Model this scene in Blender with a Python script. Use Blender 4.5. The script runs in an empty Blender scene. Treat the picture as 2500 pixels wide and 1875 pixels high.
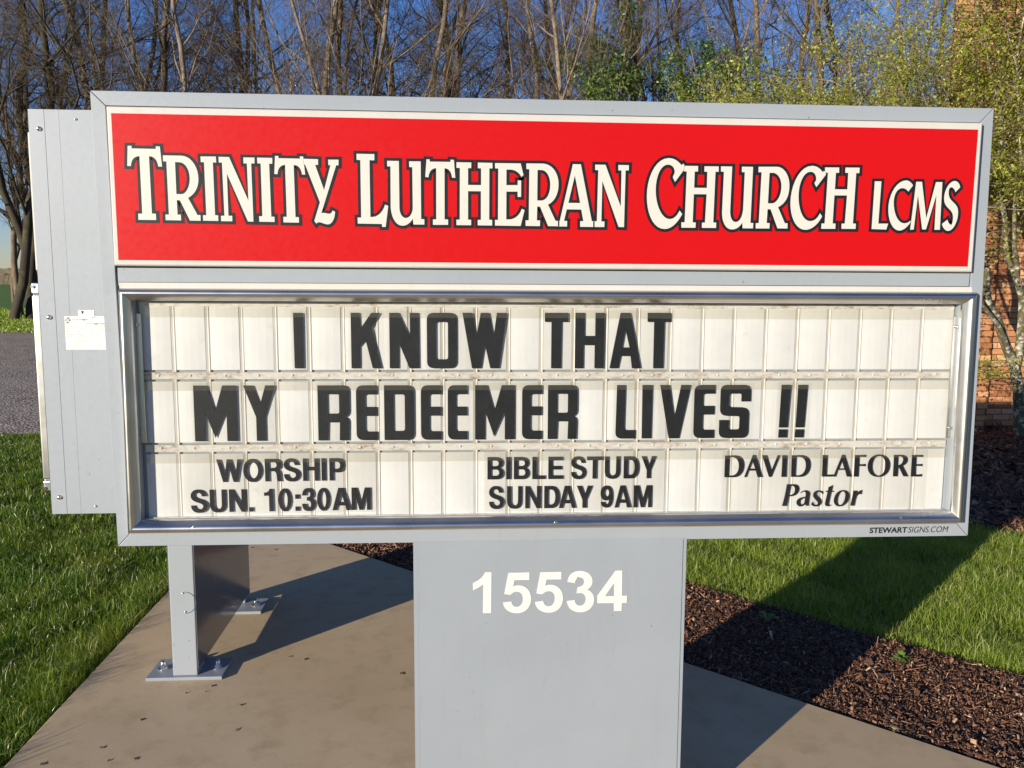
import bpy, math, random
import numpy as np
from mathutils import Vector, Matrix
from mathutils.geometry import tessellate_polygon
scene = bpy.context.scene
COL = scene.collection
GZ = 0.867                      # height of the sign's lower edge above the slab
# ------------------------------------------------------------------ camera
CAM = (-0.271544, -2.368252, 0.734891 + GZ)
YAW, PITCH, ROLL, FPX = -0.062854, 0.118729, 0.004283, 2094.0
fwd = Vector((-math.sin(YAW) * math.cos(PITCH), math.cos(YAW) * math.cos(PITCH), -math.sin(PITCH)))
rt0 = Vector((math.cos(YAW), math.sin(YAW), 0))
up0 = rt0.cross(fwd)
rt = rt0 * math.cos(ROLL) + up0 * math.sin(ROLL)
up = -rt0 * math.sin(ROLL) + up0 * math.cos(ROLL)
cam = bpy.data.cameras.new('camera')
cam.sensor_width = 36.0
cam.lens = FPX / 2500 * 36
cam.clip_start = 0.05
cam.clip_end = 3000
camo = bpy.data.objects.new('camera', cam)
COL.objects.link(camo)
camo.matrix_world = Matrix(((rt.x, up.x, -fwd.x, CAM[0]), (rt.y, up.y, -fwd.y, CAM[1]),
                            (rt.z, up.z, -fwd.z, CAM[2]), (0, 0, 0, 1)))
scene.camera = camo
# ------------------------------------------------------------------ sky, sun, exposure
ELEV, AZ = math.radians(11.0), math.radians(225.0)     # sun low, behind and left of the viewer
world = bpy.data.worlds.new('World')
scene.world = world
world.use_nodes = True
wn = world.node_tree
sky = wn.nodes.new('ShaderNodeTexSky')
sky.sky_type = 'NISHITA'
sky.sun_disc = False
sky.sun_elevation = ELEV
sky.sun_rotation = AZ
sky.altitude = 60
sky.air_density = 1.0
sky.dust_density = 0.0
sky.ozone_density = 2.5
hs = wn.nodes.new('ShaderNodeHueSaturation')
hs.inputs['Saturation'].default_value = 1.15
wn.links.new(sky.outputs[0], hs.inputs['Color'])
tint = wn.nodes.new('ShaderNodeMix')
tint.data_type = 'RGBA'
tint.blend_type = 'MULTIPLY'
tint.inputs[0].default_value = 1.0
tint.inputs[7].default_value = (.84, .90, 1.36, 1)
wn.links.new(hs.outputs[0], tint.inputs[6])
wn.links.new(tint.outputs[2], wn.nodes['Background'].inputs[0])
wn.nodes['Background'].inputs[1].default_value = 0.085
sun = bpy.data.lights.new('sun', 'SUN')
sun.energy = 5.0
sun.angle = math.radians(0.5)
sun.color = (1.0, 0.90, 0.76)
suno = bpy.data.objects.new('sun', sun)
COL.objects.link(suno)
sdir = Vector((0.7071 * math.cos(ELEV), 0.7071 * math.cos(ELEV), -math.sin(ELEV)))
suno.rotation_euler = sdir.to_track_quat('-Z', 'Y').to_euler()
suno.location = (-20, -20, 12)
vs = scene.view_settings
vs.view_transform = 'Standard'
vs.look = 'None'
vs.gamma = 1
vs.use_curve_mapping = False
vs.exposure = 0.5
scene.cycles.transparent_max_bounces = 32

# ------------------------------------------------------------------ helpers
def P(px, py, Y=0.0):
    """the point of the plane y = Y that a measured position of the survey photo refers to"""
    d = fwd * FPX + rt * (px - 1250) + up * (937.5 - py)
    t = (Y - CAM[1]) / d.y
    return Vector((CAM[0] + t * d.x, Y, CAM[2] + t * d.z))

def PG(px, py, Z=0.0):
    d = fwd * FPX + rt * (px - 1250) + up * (937.5 - py)
    t = (Z - CAM[2]) / d.z
    return Vector((CAM[0] + t * d.x, CAM[1] + t * d.y, Z))

def mesh(name, verts, faces, mats=(), midx=None, smooth=False):
    me = bpy.data.meshes.new(name)
    me.from_pydata([tuple(v) for v in verts], [], faces)
    for m in mats:
        me.materials.append(m)
    if midx is not None:
        me.polygons.foreach_set('material_index', midx)
    if smooth:
        me.polygons.foreach_set('use_smooth', [True] * len(me.polygons))
    me.update()
    return me

def link(name, me, parent=None, **props):
    o = bpy.data.objects.new(name, me)
    COL.objects.link(o)
    if parent is not None:
        o.parent = parent
        o.matrix_parent_inverse = parent.matrix_basis.inverted()
    for k, v in props.items():
        o[k] = v
    return o

def empty(name, loc, label, category, group=None):
    o = bpy.data.objects.new(name, None)
    o.location = loc
    o.empty_display_size = 0.1
    COL.objects.link(o)
    o['label'] = label
    o['category'] = category
    if group:
        o['group'] = group
    return o

class MB:
    def __init__(s):
        s.v, s.f, s.m = [], [], []
    def add(s, vs_, fs, mi=0):
        b = len(s.v)
        s.v += [tuple(v) for v in vs_]
        s.f += [tuple(i + b for i in f) for f in fs]
        s.m += [mi] * len(fs)
    def box(s, x0, x1, y0, y1, z0, z1, mi=0, bev=0.0):
        s.hexa([(x0, y0, z0), (x1, y0, z0), (x1, y1, z0), (x0, y1, z0), (x0, y0, z1), (x1, y0, z1), (x1, y1, z1), (x0, y1, z1)], mi)
    def hexa(s, c, mi=0):
        s.add(c, [(0, 3, 2, 1), (4, 5, 6, 7), (0, 1, 5, 4), (1, 2, 6, 5), (2, 3, 7, 6), (3, 0, 4, 7)], mi)
    def slab(s, q, y0, y1, mi=0):
        """q: four points on a plane facing -y, given a front y and a back y"""
        a = [(p.x, y0, p.z) for p in q]
        b = [(p.x, y1, p.z) for p in q]
        s.add(a + b, [(0, 1, 2, 3), (7, 6, 5, 4), (0, 4, 5, 1), (1, 5, 6, 2), (2, 6, 7, 3), (3, 7, 4, 0)], mi)
    def cyl(s, c, r, h, axis='y', n=12, r2=None, mi=0, cap=True):
        r2 = r if r2 is None else r2
        vs_, fs = [], []
        for k in range(n):
            a = 2 * math.pi * k / n
            for rr, hh in ((r, 0), (r2, h)):
                u, w = rr * math.cos(a), rr * math.sin(a)
                if axis == 'y':
                    vs_.append((c[0] + u, c[1] + hh, c[2] + w))
                elif axis == 'z':
                    vs_.append((c[0] + u, c[1] + w, c[2] + hh))
                else:
                    vs_.append((c[0] + hh, c[1] + u, c[2] + w))
        for k in range(n):
            j = (k + 1) % n
            fs.append((2 * k, 2 * j, 2 * j + 1, 2 * k + 1))
        if cap:
            fs.append(tuple(2 * k + 1 for k in range(n)))
            fs.append(tuple(2 * k for k in reversed(range(n))))
        s.add(vs_, fs, mi)
    def lathe(s, c, prof, n=14, axis='z', mi=0):
        vs_, fs = [], []
        for k in range(n):
            a = 2 * math.pi * k / n
            for r, h in prof:
                if axis == 'z':
                    vs_.append((c[0] + r * math.cos(a), c[1] + r * math.sin(a), c[2] + h))
                else:
                    vs_.append((c[0] + r * math.cos(a), c[1] + h, c[2] + r * math.sin(a)))
        m = len(prof)
        for k in range(n):
            j = (k + 1) % n
            for i in range(m - 1):
                fs.append((k * m + i, j * m + i, j * m + i + 1, k * m + i + 1))
        s.add(vs_, fs, mi)
    def build(s, name, mats, parent=None, smooth=False, **props):
        if not isinstance(mats, (list, tuple)):
            mats = [mats]
        return link(name, mesh(name, s.v, s.f, mats, s.m, smooth), parent, **props)

def soften(o, w=0.0012, seg=2):
    b = o.modifiers.new('bevel', 'BEVEL')
    b.width = w
    b.segments = seg
    b.limit_method = 'ANGLE'
    return o

# ------------------------------------------------------------------ materials
class NT:
    def __init__(s, name):
        s.m = bpy.data.materials.new(name)
        s.m.use_nodes = True
        s.t = s.m.node_tree
        s.b = s.t.nodes['Principled BSDF']
        s.out = s.t.nodes['Material Output']
    def n(s, typ, **kw):
        nd = s.t.nodes.new(typ)
        for k, v in kw.items():
            if k.startswith('_'):
                setattr(nd, k[1:], v)
            else:
                nd.inputs[k.replace('_', ' ')].default_value = v
        return nd
    def l(s, a, b):
        s.t.links.new(a, b)
    def coord(s, kind='Object', scale=None):
        c = s.n('ShaderNodeTexCoord').outputs[kind]
        if scale:
            mp = s.n('ShaderNodeMapping')
            mp.inputs['Scale'].default_value = scale
            s.l(c, mp.inputs[0])
            return mp.outputs[0]
        return c
    def noise(s, co, scale, detail=4, rough=.55, dist=0):
        nd = s.n('ShaderNodeTexNoise', Scale=scale, Detail=detail, Roughness=rough, Distortion=dist)
        s.l(co, nd.inputs['Vector'])
        return nd.outputs['Fac']
    def ramp(s, fac, stops, interp='LINEAR'):
        r = s.n('ShaderNodeValToRGB')
        r.color_ramp.interpolation = interp
        e = r.color_ramp.elements
        while len(e) > 1:
            e.remove(e[0])
        e[0].position = stops[0][0]
        e[0].color = (*stops[0][1], 1)
        for p, c in stops[1:]:
            x = e.new(p)
            x.color = (*c, 1)
        s.l(fac, r.inputs[0])
        return r.outputs[0]
    def mix(s, fac, a, b, typ='MIX'):
        m = s.n('ShaderNodeMix', _data_type='RGBA', _blend_type=typ)
        for sock, v in ((m.inputs[0], fac), (m.inputs[6], a), (m.inputs[7], b)):
            if hasattr(v, 'links'):
                s.l(v, sock)
            elif isinstance(v, (int, float)):
                sock.default_value = v
            else:
                sock.default_value = (*v, 1)
        return m.outputs[2]
    def math(s, op, a, b=None):
        m = s.n('ShaderNodeMath', _operation=op)
        for i, v in enumerate((a, b)):
            if v is None:
                continue
            if hasattr(v, 'links'):
                s.l(v, m.inputs[i])
            else:
                m.inputs[i].default_value = v
        return m.outputs[0]
    def bump(s, h, strength=.3, dist=.01):
        b = s.n('ShaderNodeBump', Strength=strength, Distance=dist)
        s.l(h, b.inputs['Height'])
        s.l(b.outputs[0], s.b.inputs['Normal'])
    def col(s, c):
        if hasattr(c, 'links'):
            s.l(c, s.b.inputs['Base Color'])
        else:
            s.b.inputs['Base Color'].default_value = (*c, 1)
    def set(s, **kw):
        for k, v in kw.items():
            s.b.inputs[k.replace('_', ' ')].default_value = v
        return s

def paint(name, c, rough=.35, var=.06, grime=None, gscale=2.5, coat=0, spec=.5):
    t = NT(name)
    co = t.coord('Object')
    n1 = t.noise(co, gscale, 5, .6)
    n2 = t.noise(co, 60, 3, .6)
    dark = tuple(x * (1 - var) for x in c)
    lite = tuple(min(1, x * (1 + var)) for x in c)
    col = t.ramp(n1, [(.3, dark), (.7, lite)])
    if grime:
        st = t.coord('Object', (9, 9, 1.6))
        n3 = t.noise(st, 3.0, 6, .7)
        col = t.mix(t.ramp(n3, [(.56, (0, 0, 0)), (.78, (.35, .35, .35))]), col, grime)
    if 'grey_paint' in name:
        n4 = t.noise(co, 85, 2, .5)
        n5 = t.noise(co, 1.7, 3, .6)
        sp = t.math('MULTIPLY', t.ramp(n4, [(.715, (0, 0, 0)), (.74, (.8, .8, .8))]), t.ramp(n5, [(.45, (0, 0, 0)), (.6, (1, 1, 1))]))
        col = t.mix(sp, col, (.10, .09, .075))
    t.col(col)
    t.l(t.ramp(n2, [(.3, (rough - .05,) * 3), (.7, (rough + .07,) * 3)]), t.b.inputs['Roughness'])
    t.bump(n1, .02, .001)
    t.set(Coat_Weight=coat, Specular_IOR_Level=spec)
    return t.m

M = {}
M['gray'] = paint('grey_paint', (.295, .325, .35), .38, .03, (.24, .25, .25))
M['gray_skirt'] = paint('grey_paint_glossy', (.275, .305, .33), .16, .05, (.23, .23, .22))
M['cream'] = paint('cream_plastic', (.55, .53, .475), .3, .03, (.42, .37, .29), 5)
M['red'] = paint('red_vinyl', (.50, .0035, .0045), .38, .012, None, .8, 0, .22)
M['black'] = paint('black_vinyl', (.010, .011, .014), .45, .1, None, 2.5, 0, .3)
M['letterblack'] = paint('board_letter_black', (.009, .010, .012), .5, .3, (.024, .024, .024), 14, 0, .3)
M['white'] = paint('white_vinyl', (.60, .58, .51), .35, .01)
M['dark'] = paint('dark_gap', (.02, .02, .02), .8, .1)
M['digit'] = paint('white_digits', (.66, .65, .60), .4, .02)
M['orange'] = paint('rust_spot', (.5, .16, .02), .7, .1)

M['side_skirt'] = paint('grey_gloss_baked_shade', (.15, .14, .135), .14, .05)  # the signs' grey, darkened and browned to paint in shade and ground reflection
def metal(name, c, rough, scratch=True):
    t = NT(name)
    co = t.coord('Object', (1, 1, 1))
    n = t.noise(co, 6, 3, .6)
    t.col(t.ramp(n, [(.35, tuple(x * .92 for x in c)), (.65, c)]))
    t.l(t.ramp(n, [(.3, (rough - .05,) * 3), (.7, (rough + .03,) * 3)]), t.b.inputs['Roughness'])
    t.set(Metallic=1.0)
    return t.m
M['alu'] = metal('anodised_aluminium', (.66, .65, .62), .31)
M['steel'] = metal('stainless_steel', (.75, .72, .66), .2)
M['galv'] = paint('dull_blue_grey_plate', (.27, .295, .32), .4, .12, (.2, .19, .17))

def tile_mat():
    t = NT('board_tile_plastic')
    co = t.coord('Object')
    n1 = t.noise(co, 7, 4, .6)
    n2 = t.noise(co, 26, 7, .75)
    col = t.ramp(n1, [(.3, (.55, .555, .53)), (.7, (.62, .625, .60))])
    col = t.mix(t.ramp(n2, [(.60, (0, 0, 0)), (.78, (.5, .5, .5))]), col, (.43, .37, .28))
    t.col(col)
    t.set(Roughness=.38)
    return t.m
M['tile'] = tile_mat()

def rail_mat():
    t = NT('clear_track_dirty')
    co = t.coord('Object', (1, 1, 2.2))
    n1 = t.noise(co, 11, 7, .75)
    n2 = t.noise(co, 60, 5, .7)
    f = t.math('MULTIPLY', n1, n2)
    t.col(t.ramp(f, [(.20, (.54, .525, .475)), (.29, (.46, .425, .36)), (.38, (.27, .21, .15))]))
    t.set(Roughness=.3)
    return t.m
M['rail'] = rail_mat()
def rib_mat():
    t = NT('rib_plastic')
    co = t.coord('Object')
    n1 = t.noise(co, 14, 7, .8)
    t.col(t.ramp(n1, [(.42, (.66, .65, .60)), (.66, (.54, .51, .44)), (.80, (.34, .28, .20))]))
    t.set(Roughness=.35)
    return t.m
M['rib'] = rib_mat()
M['ribdark'] = paint('shaded_dusty_groove_plastic', (.40, .385, .34), .5, .12, (.26, .22, .16), 9)  # groove shadow painted as a darker band, with some dust on it

def clear_mat(name, tint, body=.1, ior=1.45, rough=.03):
    t = NT(name)
    tr = t.n('ShaderNodeBsdfTransparent')
    tr.inputs[0].default_value = (*tint, 1)
    gl = t.n('ShaderNodeBsdfGlossy', Roughness=rough)
    df = t.n('ShaderNodeBsdfDiffuse')
    df.inputs[0].default_value = (.75, .72, .64, 1)
    lw = t.n('ShaderNodeLayerWeight', Blend=.5)
    f5 = t.math('POWER', lw.outputs['Facing'], 5.0)
    frf = t.math('ADD', t.math('MULTIPLY', f5, .8), .022)
    m1 = t.n('ShaderNodeMixShader')
    m1.inputs[0].default_value = body
    t.l(tr.outputs[0], m1.inputs[1])
    t.l(df.outputs[0], m1.inputs[2])
    m2 = t.n('ShaderNodeMixShader')
    t.l(frf, m2.inputs[0])
    t.l(m1.outputs[0], m2.inputs[1])
    t.l(gl.outputs[0], m2.inputs[2])
    t.l(m2.outputs[0], t.out.inputs[0])
    return t.m
M['pane'] = clear_mat('clear_polycarbonate', (.992, .992, .985), .003)
M['card'] = clear_mat('clear_letter_card', (.958, .955, .945), .008)
M['lip'] = clear_mat('clear_track_lip', (.92, .91, .875), .045)

def concrete_mat():
    t = NT('tan_concrete')
    co = t.coord('Object')
    n1 = t.noise(co, 1.6, 6, .6)
    n2 = t.noise(co, 9, 6, .65)
    n3 = t.noise(co, 220, 3, .6)
    n4 = t.noise(co, 4.2, 5, .7, .8)
    col = t.ramp(n1, [(.25, (.54, .395, .225)), (.5, (.62, .465, .275)), (.75, (.67, .515, .32))])
    col = t.mix(t.ramp(n2, [(.50, (0, 0, 0)), (.70, (.45, .45, .45))]), col, (.38, .27, .14))
    col = t.mix(t.ramp(n4, [(.58, (0, 0, 0)), (.74, (.45, .45, .45))]), col, (.40, .325, .20))
    col = t.mix(t.ramp(n3, [(.3, (.30, .30, .30)), (.6, (0, 0, 0))]), col, (.33, .25, .15))
    t.col(col)
    n6 = t.noise(co, 3.0, 5, .75, 1.5)
    col = t.mix(t.ramp(n6, [(.62, (0, 0, 0)), (.76, (.5, .5, .5))]), col, (.56, .36, .13))
    n7 = t.noise(co, 420, 2, .6)
    col = t.mix(t.ramp(n7, [(.60, (0, 0, 0)), (.68, (.6, .6, .6))]), col, (.26, .20, .14))
    t.col(col)
    h = t.math('ADD', t.math('MULTIPLY', n3, .6), n2)
    t.bump(h, .25, .002)
    t.set(Roughness=.85, Specular_IOR_Level=.15)
    return t.m
M['concrete'] = concrete_mat()

def soil_mat(name, a, b, scale=30, bump=.6):
    t = NT(name)
    co = t.coord('Object')
    n1 = t.noise(co, scale, 8, .75)
    n2 = t.noise(co, .35, 4, .6)
    col = t.ramp(n1, [(.35, a), (.65, b)])
    col = t.mix(t.ramp(n2, [(.35, (0, 0, 0)), (.7, (.4, .4, .4))]), col, tuple(x * .7 for x in a))
    t.col(col)
    t.bump(n1, bump, .02)
    t.set(Roughness=.95, Specular_IOR_Level=.05)
    return t.m
M['soil'] = soil_mat('mulch_soil', (.012, .008, .006), (.045, .028, .02))
M['turf'] = soil_mat('turf_base', (.014, .028, .006), (.05, .075, .02), 40)
M['field'] = soil_mat('field_grass', (.12, .19, .04), (.20, .29, .07), 2.5, .3)

def asphalt_mat():
    t = NT('chip_seal_asphalt')
    co = t.coord('Object')
    v = t.n('ShaderNodeTexVoronoi', Scale=34)
    t.l(co, v.inputs['Vector'])
    n1 = t.noise(co, 2.2, 5, .6)
    n2 = t.noise(co, 90, 4, .7)
    n5 = t.noise(co, .5, 4, .6)
    base = t.ramp(n1, [(.3, (.42, .33, .225)), (.7, (.56, .45, .32))])
    spec = t.ramp(v.outputs['Color'], [(.25, (.12, .10, .085)), (.6, (.42, .35, .26)), (.9, (.75, .65, .50))])
    col = t.mix(t.ramp(n5, [(.35, (.35, .35, .35)), (.6, (.85, .85, .85))]), base, spec)
    col = t.mix(t.ramp(n2, [(.4, (.3, .3, .3)), (.6, (0, 0, 0))]), col, (.12, .105, .09))
    t.col(col)
    t.bump(t.math('MULTIPLY', v.outputs['Distance'], -1.0), .45, .02)
    t.set(Roughness=.9, Specular_IOR_Level=.05)
    return t.m
M['asphalt'] = asphalt_mat()

def leafy(name, stops, rough=.5, trans=.35, patch=None):
    """thin blades and leaves: colour varies per piece, some light passes through"""
    t = NT(name)
    g = t.n('ShaderNodeNewGeometry')
    col = t.ramp(g.outputs['Random Per Island'], stops)
    if patch:
        co = t.coord('Object')
        n = t.noise(co, patch[0], 3, .6)
        col = t.mix(t.ramp(n, [(.40, (0, 0, 0)), (.66, (.75, .75, .75))]), col, patch[1])
    t.col(col)
    t.set(Roughness=rough)
    tl = t.n('ShaderNodeBsdfTranslucent')
    t.l(t.mix(1.0, col, (1.5, 1.6, .7), 'MULTIPLY'), tl.inputs[0])
    mx = t.n('ShaderNodeMixShader')
    mx.inputs[0].default_value = trans
    t.l(t.b.outputs[0], mx.inputs[1])
    t.l(tl.outputs[0], mx.inputs[2])
    t.l(mx.outputs[0], t.out.inputs[0])
    return t.m
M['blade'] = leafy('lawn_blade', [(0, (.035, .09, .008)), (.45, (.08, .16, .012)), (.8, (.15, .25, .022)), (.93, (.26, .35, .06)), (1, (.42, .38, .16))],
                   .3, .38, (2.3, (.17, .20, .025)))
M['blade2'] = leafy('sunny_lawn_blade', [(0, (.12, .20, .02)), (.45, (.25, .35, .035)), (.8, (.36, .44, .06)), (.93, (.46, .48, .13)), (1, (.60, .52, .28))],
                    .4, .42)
M['straw'] = leafy('pale_blade', [(0, (.14, .22, .03)), (.6, (.26, .34, .06)), (1, (.50, .45, .24))], .4, .35)
M['leaf'] = leafy('yellow_green_leaf', [(0, (.13, .17, .015)), (.4, (.26, .30, .025)), (.8, (.40, .42, .05)), (1, (.50, .42, .12))], .45, .35)
M['evleaf'] = leafy('dark_green_leaf', [(0, (.05, .09, .02)), (.6, (.11, .18, .035)), (1, (.20, .26, .06))], .4, .25)
M['redleaf'] = leafy('dark_red_leaf', [(0, (.06, .006, .008)), (.6, (.13, .012, .016)), (1, (.2, .03, .03))], .5, .3)
M['weed'] = leafy('weed_leaf', [(0, (.10, .17, .02)), (1, (.2, .28, .05))], .5, .3)
M['dryleaf'] = leafy('brown_leaf', [(0, (.10, .055, .025)), (1, (.2, .12, .06))], .7, .15)

def chip_mat(name, stops):
    t = NT(name)
    g = t.n('ShaderNodeNewGeometry')
    t.col(t.ramp(g.outputs['Random Per Island'], stops))
    t.set(Roughness=.8)
    return t.m
M['chip'] = chip_mat('bark_chips', [(0, (.04, .019, .010)), (.45, (.15, .068, .034)), (.85, (.27, .130, .066)), (.95, (.38, .21, .115)), (1, (.62, .42, .26))])

def bark_mat(name, a, b, moss=None, scale=6.0):
    t = NT(name)
    co = t.coord('Object', (1, 1, .3))
    n1 = t.noise(co, scale, 7, .7)
    col = t.ramp(n1, [(.3, a), (.7, b)])
    if moss:
        n2 = t.noise(t.coord('Object'), scale * .8, 5, .7)
        col = t.mix(t.ramp(n2, [(.50, (0, 0, 0)), (.62, (1, 1, 1))]), col, moss)
    t.col(col)
    t.bump(n1, .5, .02)
    t.set(Roughness=.95)
    return t.m
M['bark'] = bark_mat('brown_bark', (.06, .045, .03), (.24, .18, .12))
M['bark_dark'] = bark_mat('mossy_dark_bark', (.02, .016, .010), (.07, .055, .036), (.07, .065, .022), 3)
M['bark_pale'] = bark_mat('pale_bark', (.12, .092, .062), (.33, .255, .175))
M['twig'] = bark_mat('fine_twig', (.07, .052, .032), (.18, .135, .08))
M['lichen'] = bark_mat('lichen_bark', (.06, .05, .025), (.15, .13, .06), (.50, .48, .40), 22)
M['shrubbark'] = bark_mat('green_brown_bark', (.12, .09, .045), (.30, .23, .13))

def brick_mat():
    t = NT('orange_brick')
    oi = t.n('ShaderNodeObjectInfo')
    co = t.coord('Object')
    n = t.noise(co, 30, 5, .7)
    n2 = t.noise(co, 3.1, 3, .7)
    c = t.ramp(oi.outputs['Random'], [(0, (.32, .125, .05)), (.35, (.50, .22, .085)), (.7, (.64, .32, .14)), (1, (.72, .42, .22))])
    c = t.mix(t.ramp(n, [(.35, (.35, .35, .35)), (.6, (0, 0, 0))]), c, (.20, .08, .04))
    t.col(c)
    t.bump(n, .4, .004)
    t.set(Roughness=.85)
    return t.m
M['brick'] = brick_mat()
def brick_mat2():
    t = NT('orange_brick_mass')
    g = t.n('ShaderNodeNewGeometry')
    n = t.noise(t.coord('Object'), 30, 5, .7)
    c = t.ramp(g.outputs['Random Per Island'], [(0, (.32, .125, .05)), (.35, (.50, .22, .085)), (.7, (.64, .32, .14)), (1, (.72, .42, .22))])
    c = t.mix(t.ramp(n, [(.35, (.35, .35, .35)), (.6, (0, 0, 0))]), c, (.20, .08, .04))
    t.col(c)
    t.bump(n, .4, .004)
    t.set(Roughness=.85)
    return t.m
M['brick2'] = brick_mat2()
M['mortar'] = soil_mat('brick_mortar', (.16, .065, .035), (.24, .105, .06), 60, .3)
M['stone'] = paint('pale_pebble', (.7, .66, .55), .7, .1)

# ------------------------------------------------------------------ ground and setting
def sheet(name, poly, z, mat, thick=0.0, parent=None, kind='structure', sub=None):
    tri = tessellate_polygon([[Vector((x, y, 0)) for x, y in poly]])
    v = [(x, y, z) for x, y in poly]
    f = [tuple(t) for t in tri]
    # face up
    ff = []
    for t_ in f:
        a, b, c = (Vector(v[i]) for i in t_)
        ff.append(t_ if (b - a).cross(c - a).z > 0 else t_[::-1])
    n = len(poly)
    if thick:
        area = sum(poly[i][0] * poly[(i + 1) % n][1] - poly[(i + 1) % n][0] * poly[i][1] for i in range(n))
        v += [(x, y, z - thick) for x, y in poly]
        for i in range(n):
            j = (i + 1) % n
            q = (i, j, j + n, i + n)
            ff.append(q[::-1] if area > 0 else q)
    return link(name, mesh(name, v, ff, [mat]), parent, kind=kind)

sheet('field_ground', [(-900, -60), (900, -60), (900, 1500), (-900, 1500)], -0.075, M['field'])
sheet('lawn_ground', [(-14, -6), (12, -6), (12, 6.9), (-14, 7.0)], -0.045, M['turf'])
sheet('far_lawn_ground', [(-60, 25.1), (60, 25.1), (60, 44), (-60, 44)], -0.06, M['turf'])
sheet('parking_lot_road', [(-60, 6.92), (4.6, 6.98), (4.6, 25.2), (-60, 25.2)], -0.035, M['asphalt'])
# edge strip of the lot: a darker smooth band next to the lawn and one joint across the surface
slab_poly = [(-1.779, -4.0), (4.9, -3.16), (4.9, -3.15), (1.531, .214), (-1.779, 3.524)]
slab_poly = [(-1.779, -4.0), (5.75, -4.0), (1.531, .214), (-1.779, 3.524)]
soften(sheet('concrete_slab', slab_poly, 0.0, M['concrete'], .12), .006, 2)
mulch_poly = [(1.50, .262), (6.0, -4.25), (8.0, -4.6), (2.93, .03), (1.70, 1.255), (.99, 1.97), (-1.3, 4.26), (-1.9, 3.9), (-1.82, 3.56)]
mulch_poly = [(5.80, -4.0), (7.0, -4.0), (1.70, 1.255), (.99, 2.02), (-1.9, 4.86), (-1.9, 3.66)]
sheet('mulch_strip', mulch_poly, -0.030, M['soil'])
bed_poly = [(-.5, 5.2), (2.2, 3.75), (3.21, 3.11), (3.45, 2.86), (5.2, 1.6), (9.5, 1.4), (9.5, 8.2), (-.5, 8.2)]
sheet('shrub_bed', bed_poly, -0.028, M['soil'])

# fade-out woods on the horizon
def horizon():
    rnd = random.Random(3)
    b = MB()
    for Y, h, amp in ((420, 6.5, 1.2), (300, 3.4, .8)):
        xs = np.arange(-260, 260, .45)
        top = []
        z = h
        for x in xs:
            z += rnd.uniform(-1, 1) * amp * .5
            z += (h - z) * .2
            top.append(max(h * .4, z))
        n = len(xs)
        vs_ = []
        for i in range(n):
            dy = rnd.uniform(-.04, .04)
            vs_ += [(xs[i], Y + dy, -1), (xs[i], Y + dy + 2, top[i]), (xs[i], Y + dy + 12, top[i] * .9)]
        fs = []
        for i in range(n - 1):
            fs += [(3 * i, 3 * i + 3, 3 * i + 4, 3 * i + 1), (3 * i + 1, 3 * i + 4, 3 * i + 5, 3 * i + 2)]
        b.add(vs_, fs)
    return b.build('distant_woods', soil_mat('distant_woods_brown', (.11, .095, .06), (.20, .165, .11), .5, .1), kind='stuff',
                   label='low brown line of woods on the horizon beyond the field')
horizon()

# ------------------------------------------------------------------ numpy mesh tools
def np_mesh(name, verts, faces_flat, nper, mats, mi=None, smooth=False):
    me = bpy.data.meshes.new(name)
    nv, nf = len(verts), len(faces_flat) // nper
    me.vertices.add(nv)
    me.vertices.foreach_set('co', np.asarray(verts, dtype=np.float32).ravel())
    me.loops.add(nf * nper)
    me.loops.foreach_set('vertex_index', np.asarray(faces_flat, dtype=np.int32))
    me.polygons.add(nf)
    me.polygons.foreach_set('loop_start', np.arange(nf, dtype=np.int32) * nper)
    me.polygons.foreach_set('loop_total', np.full(nf, nper, dtype=np.int32))
    for m in mats:
        me.materials.append(m)
    if mi is not None:
        me.polygons.foreach_set('material_index', np.asarray(mi, dtype=np.int32))
    if smooth:
        me.polygons.foreach_set('use_smooth', np.ones(nf, dtype=bool))
    me.update(calc_edges=True)
    return me

def inside(poly, x, y):
    r = np.zeros(len(x), bool)
    n = len(poly)
    for i in range(n):
        x0, y0 = poly[i]
        x1, y1 = poly[(i + 1) % n]
        c = ((y0 > y) != (y1 > y)) & (x < (x1 - x0) * (y - y0) / (y1 - y0 + 1e-12) + x0)
        r ^= c
    return r

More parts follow.
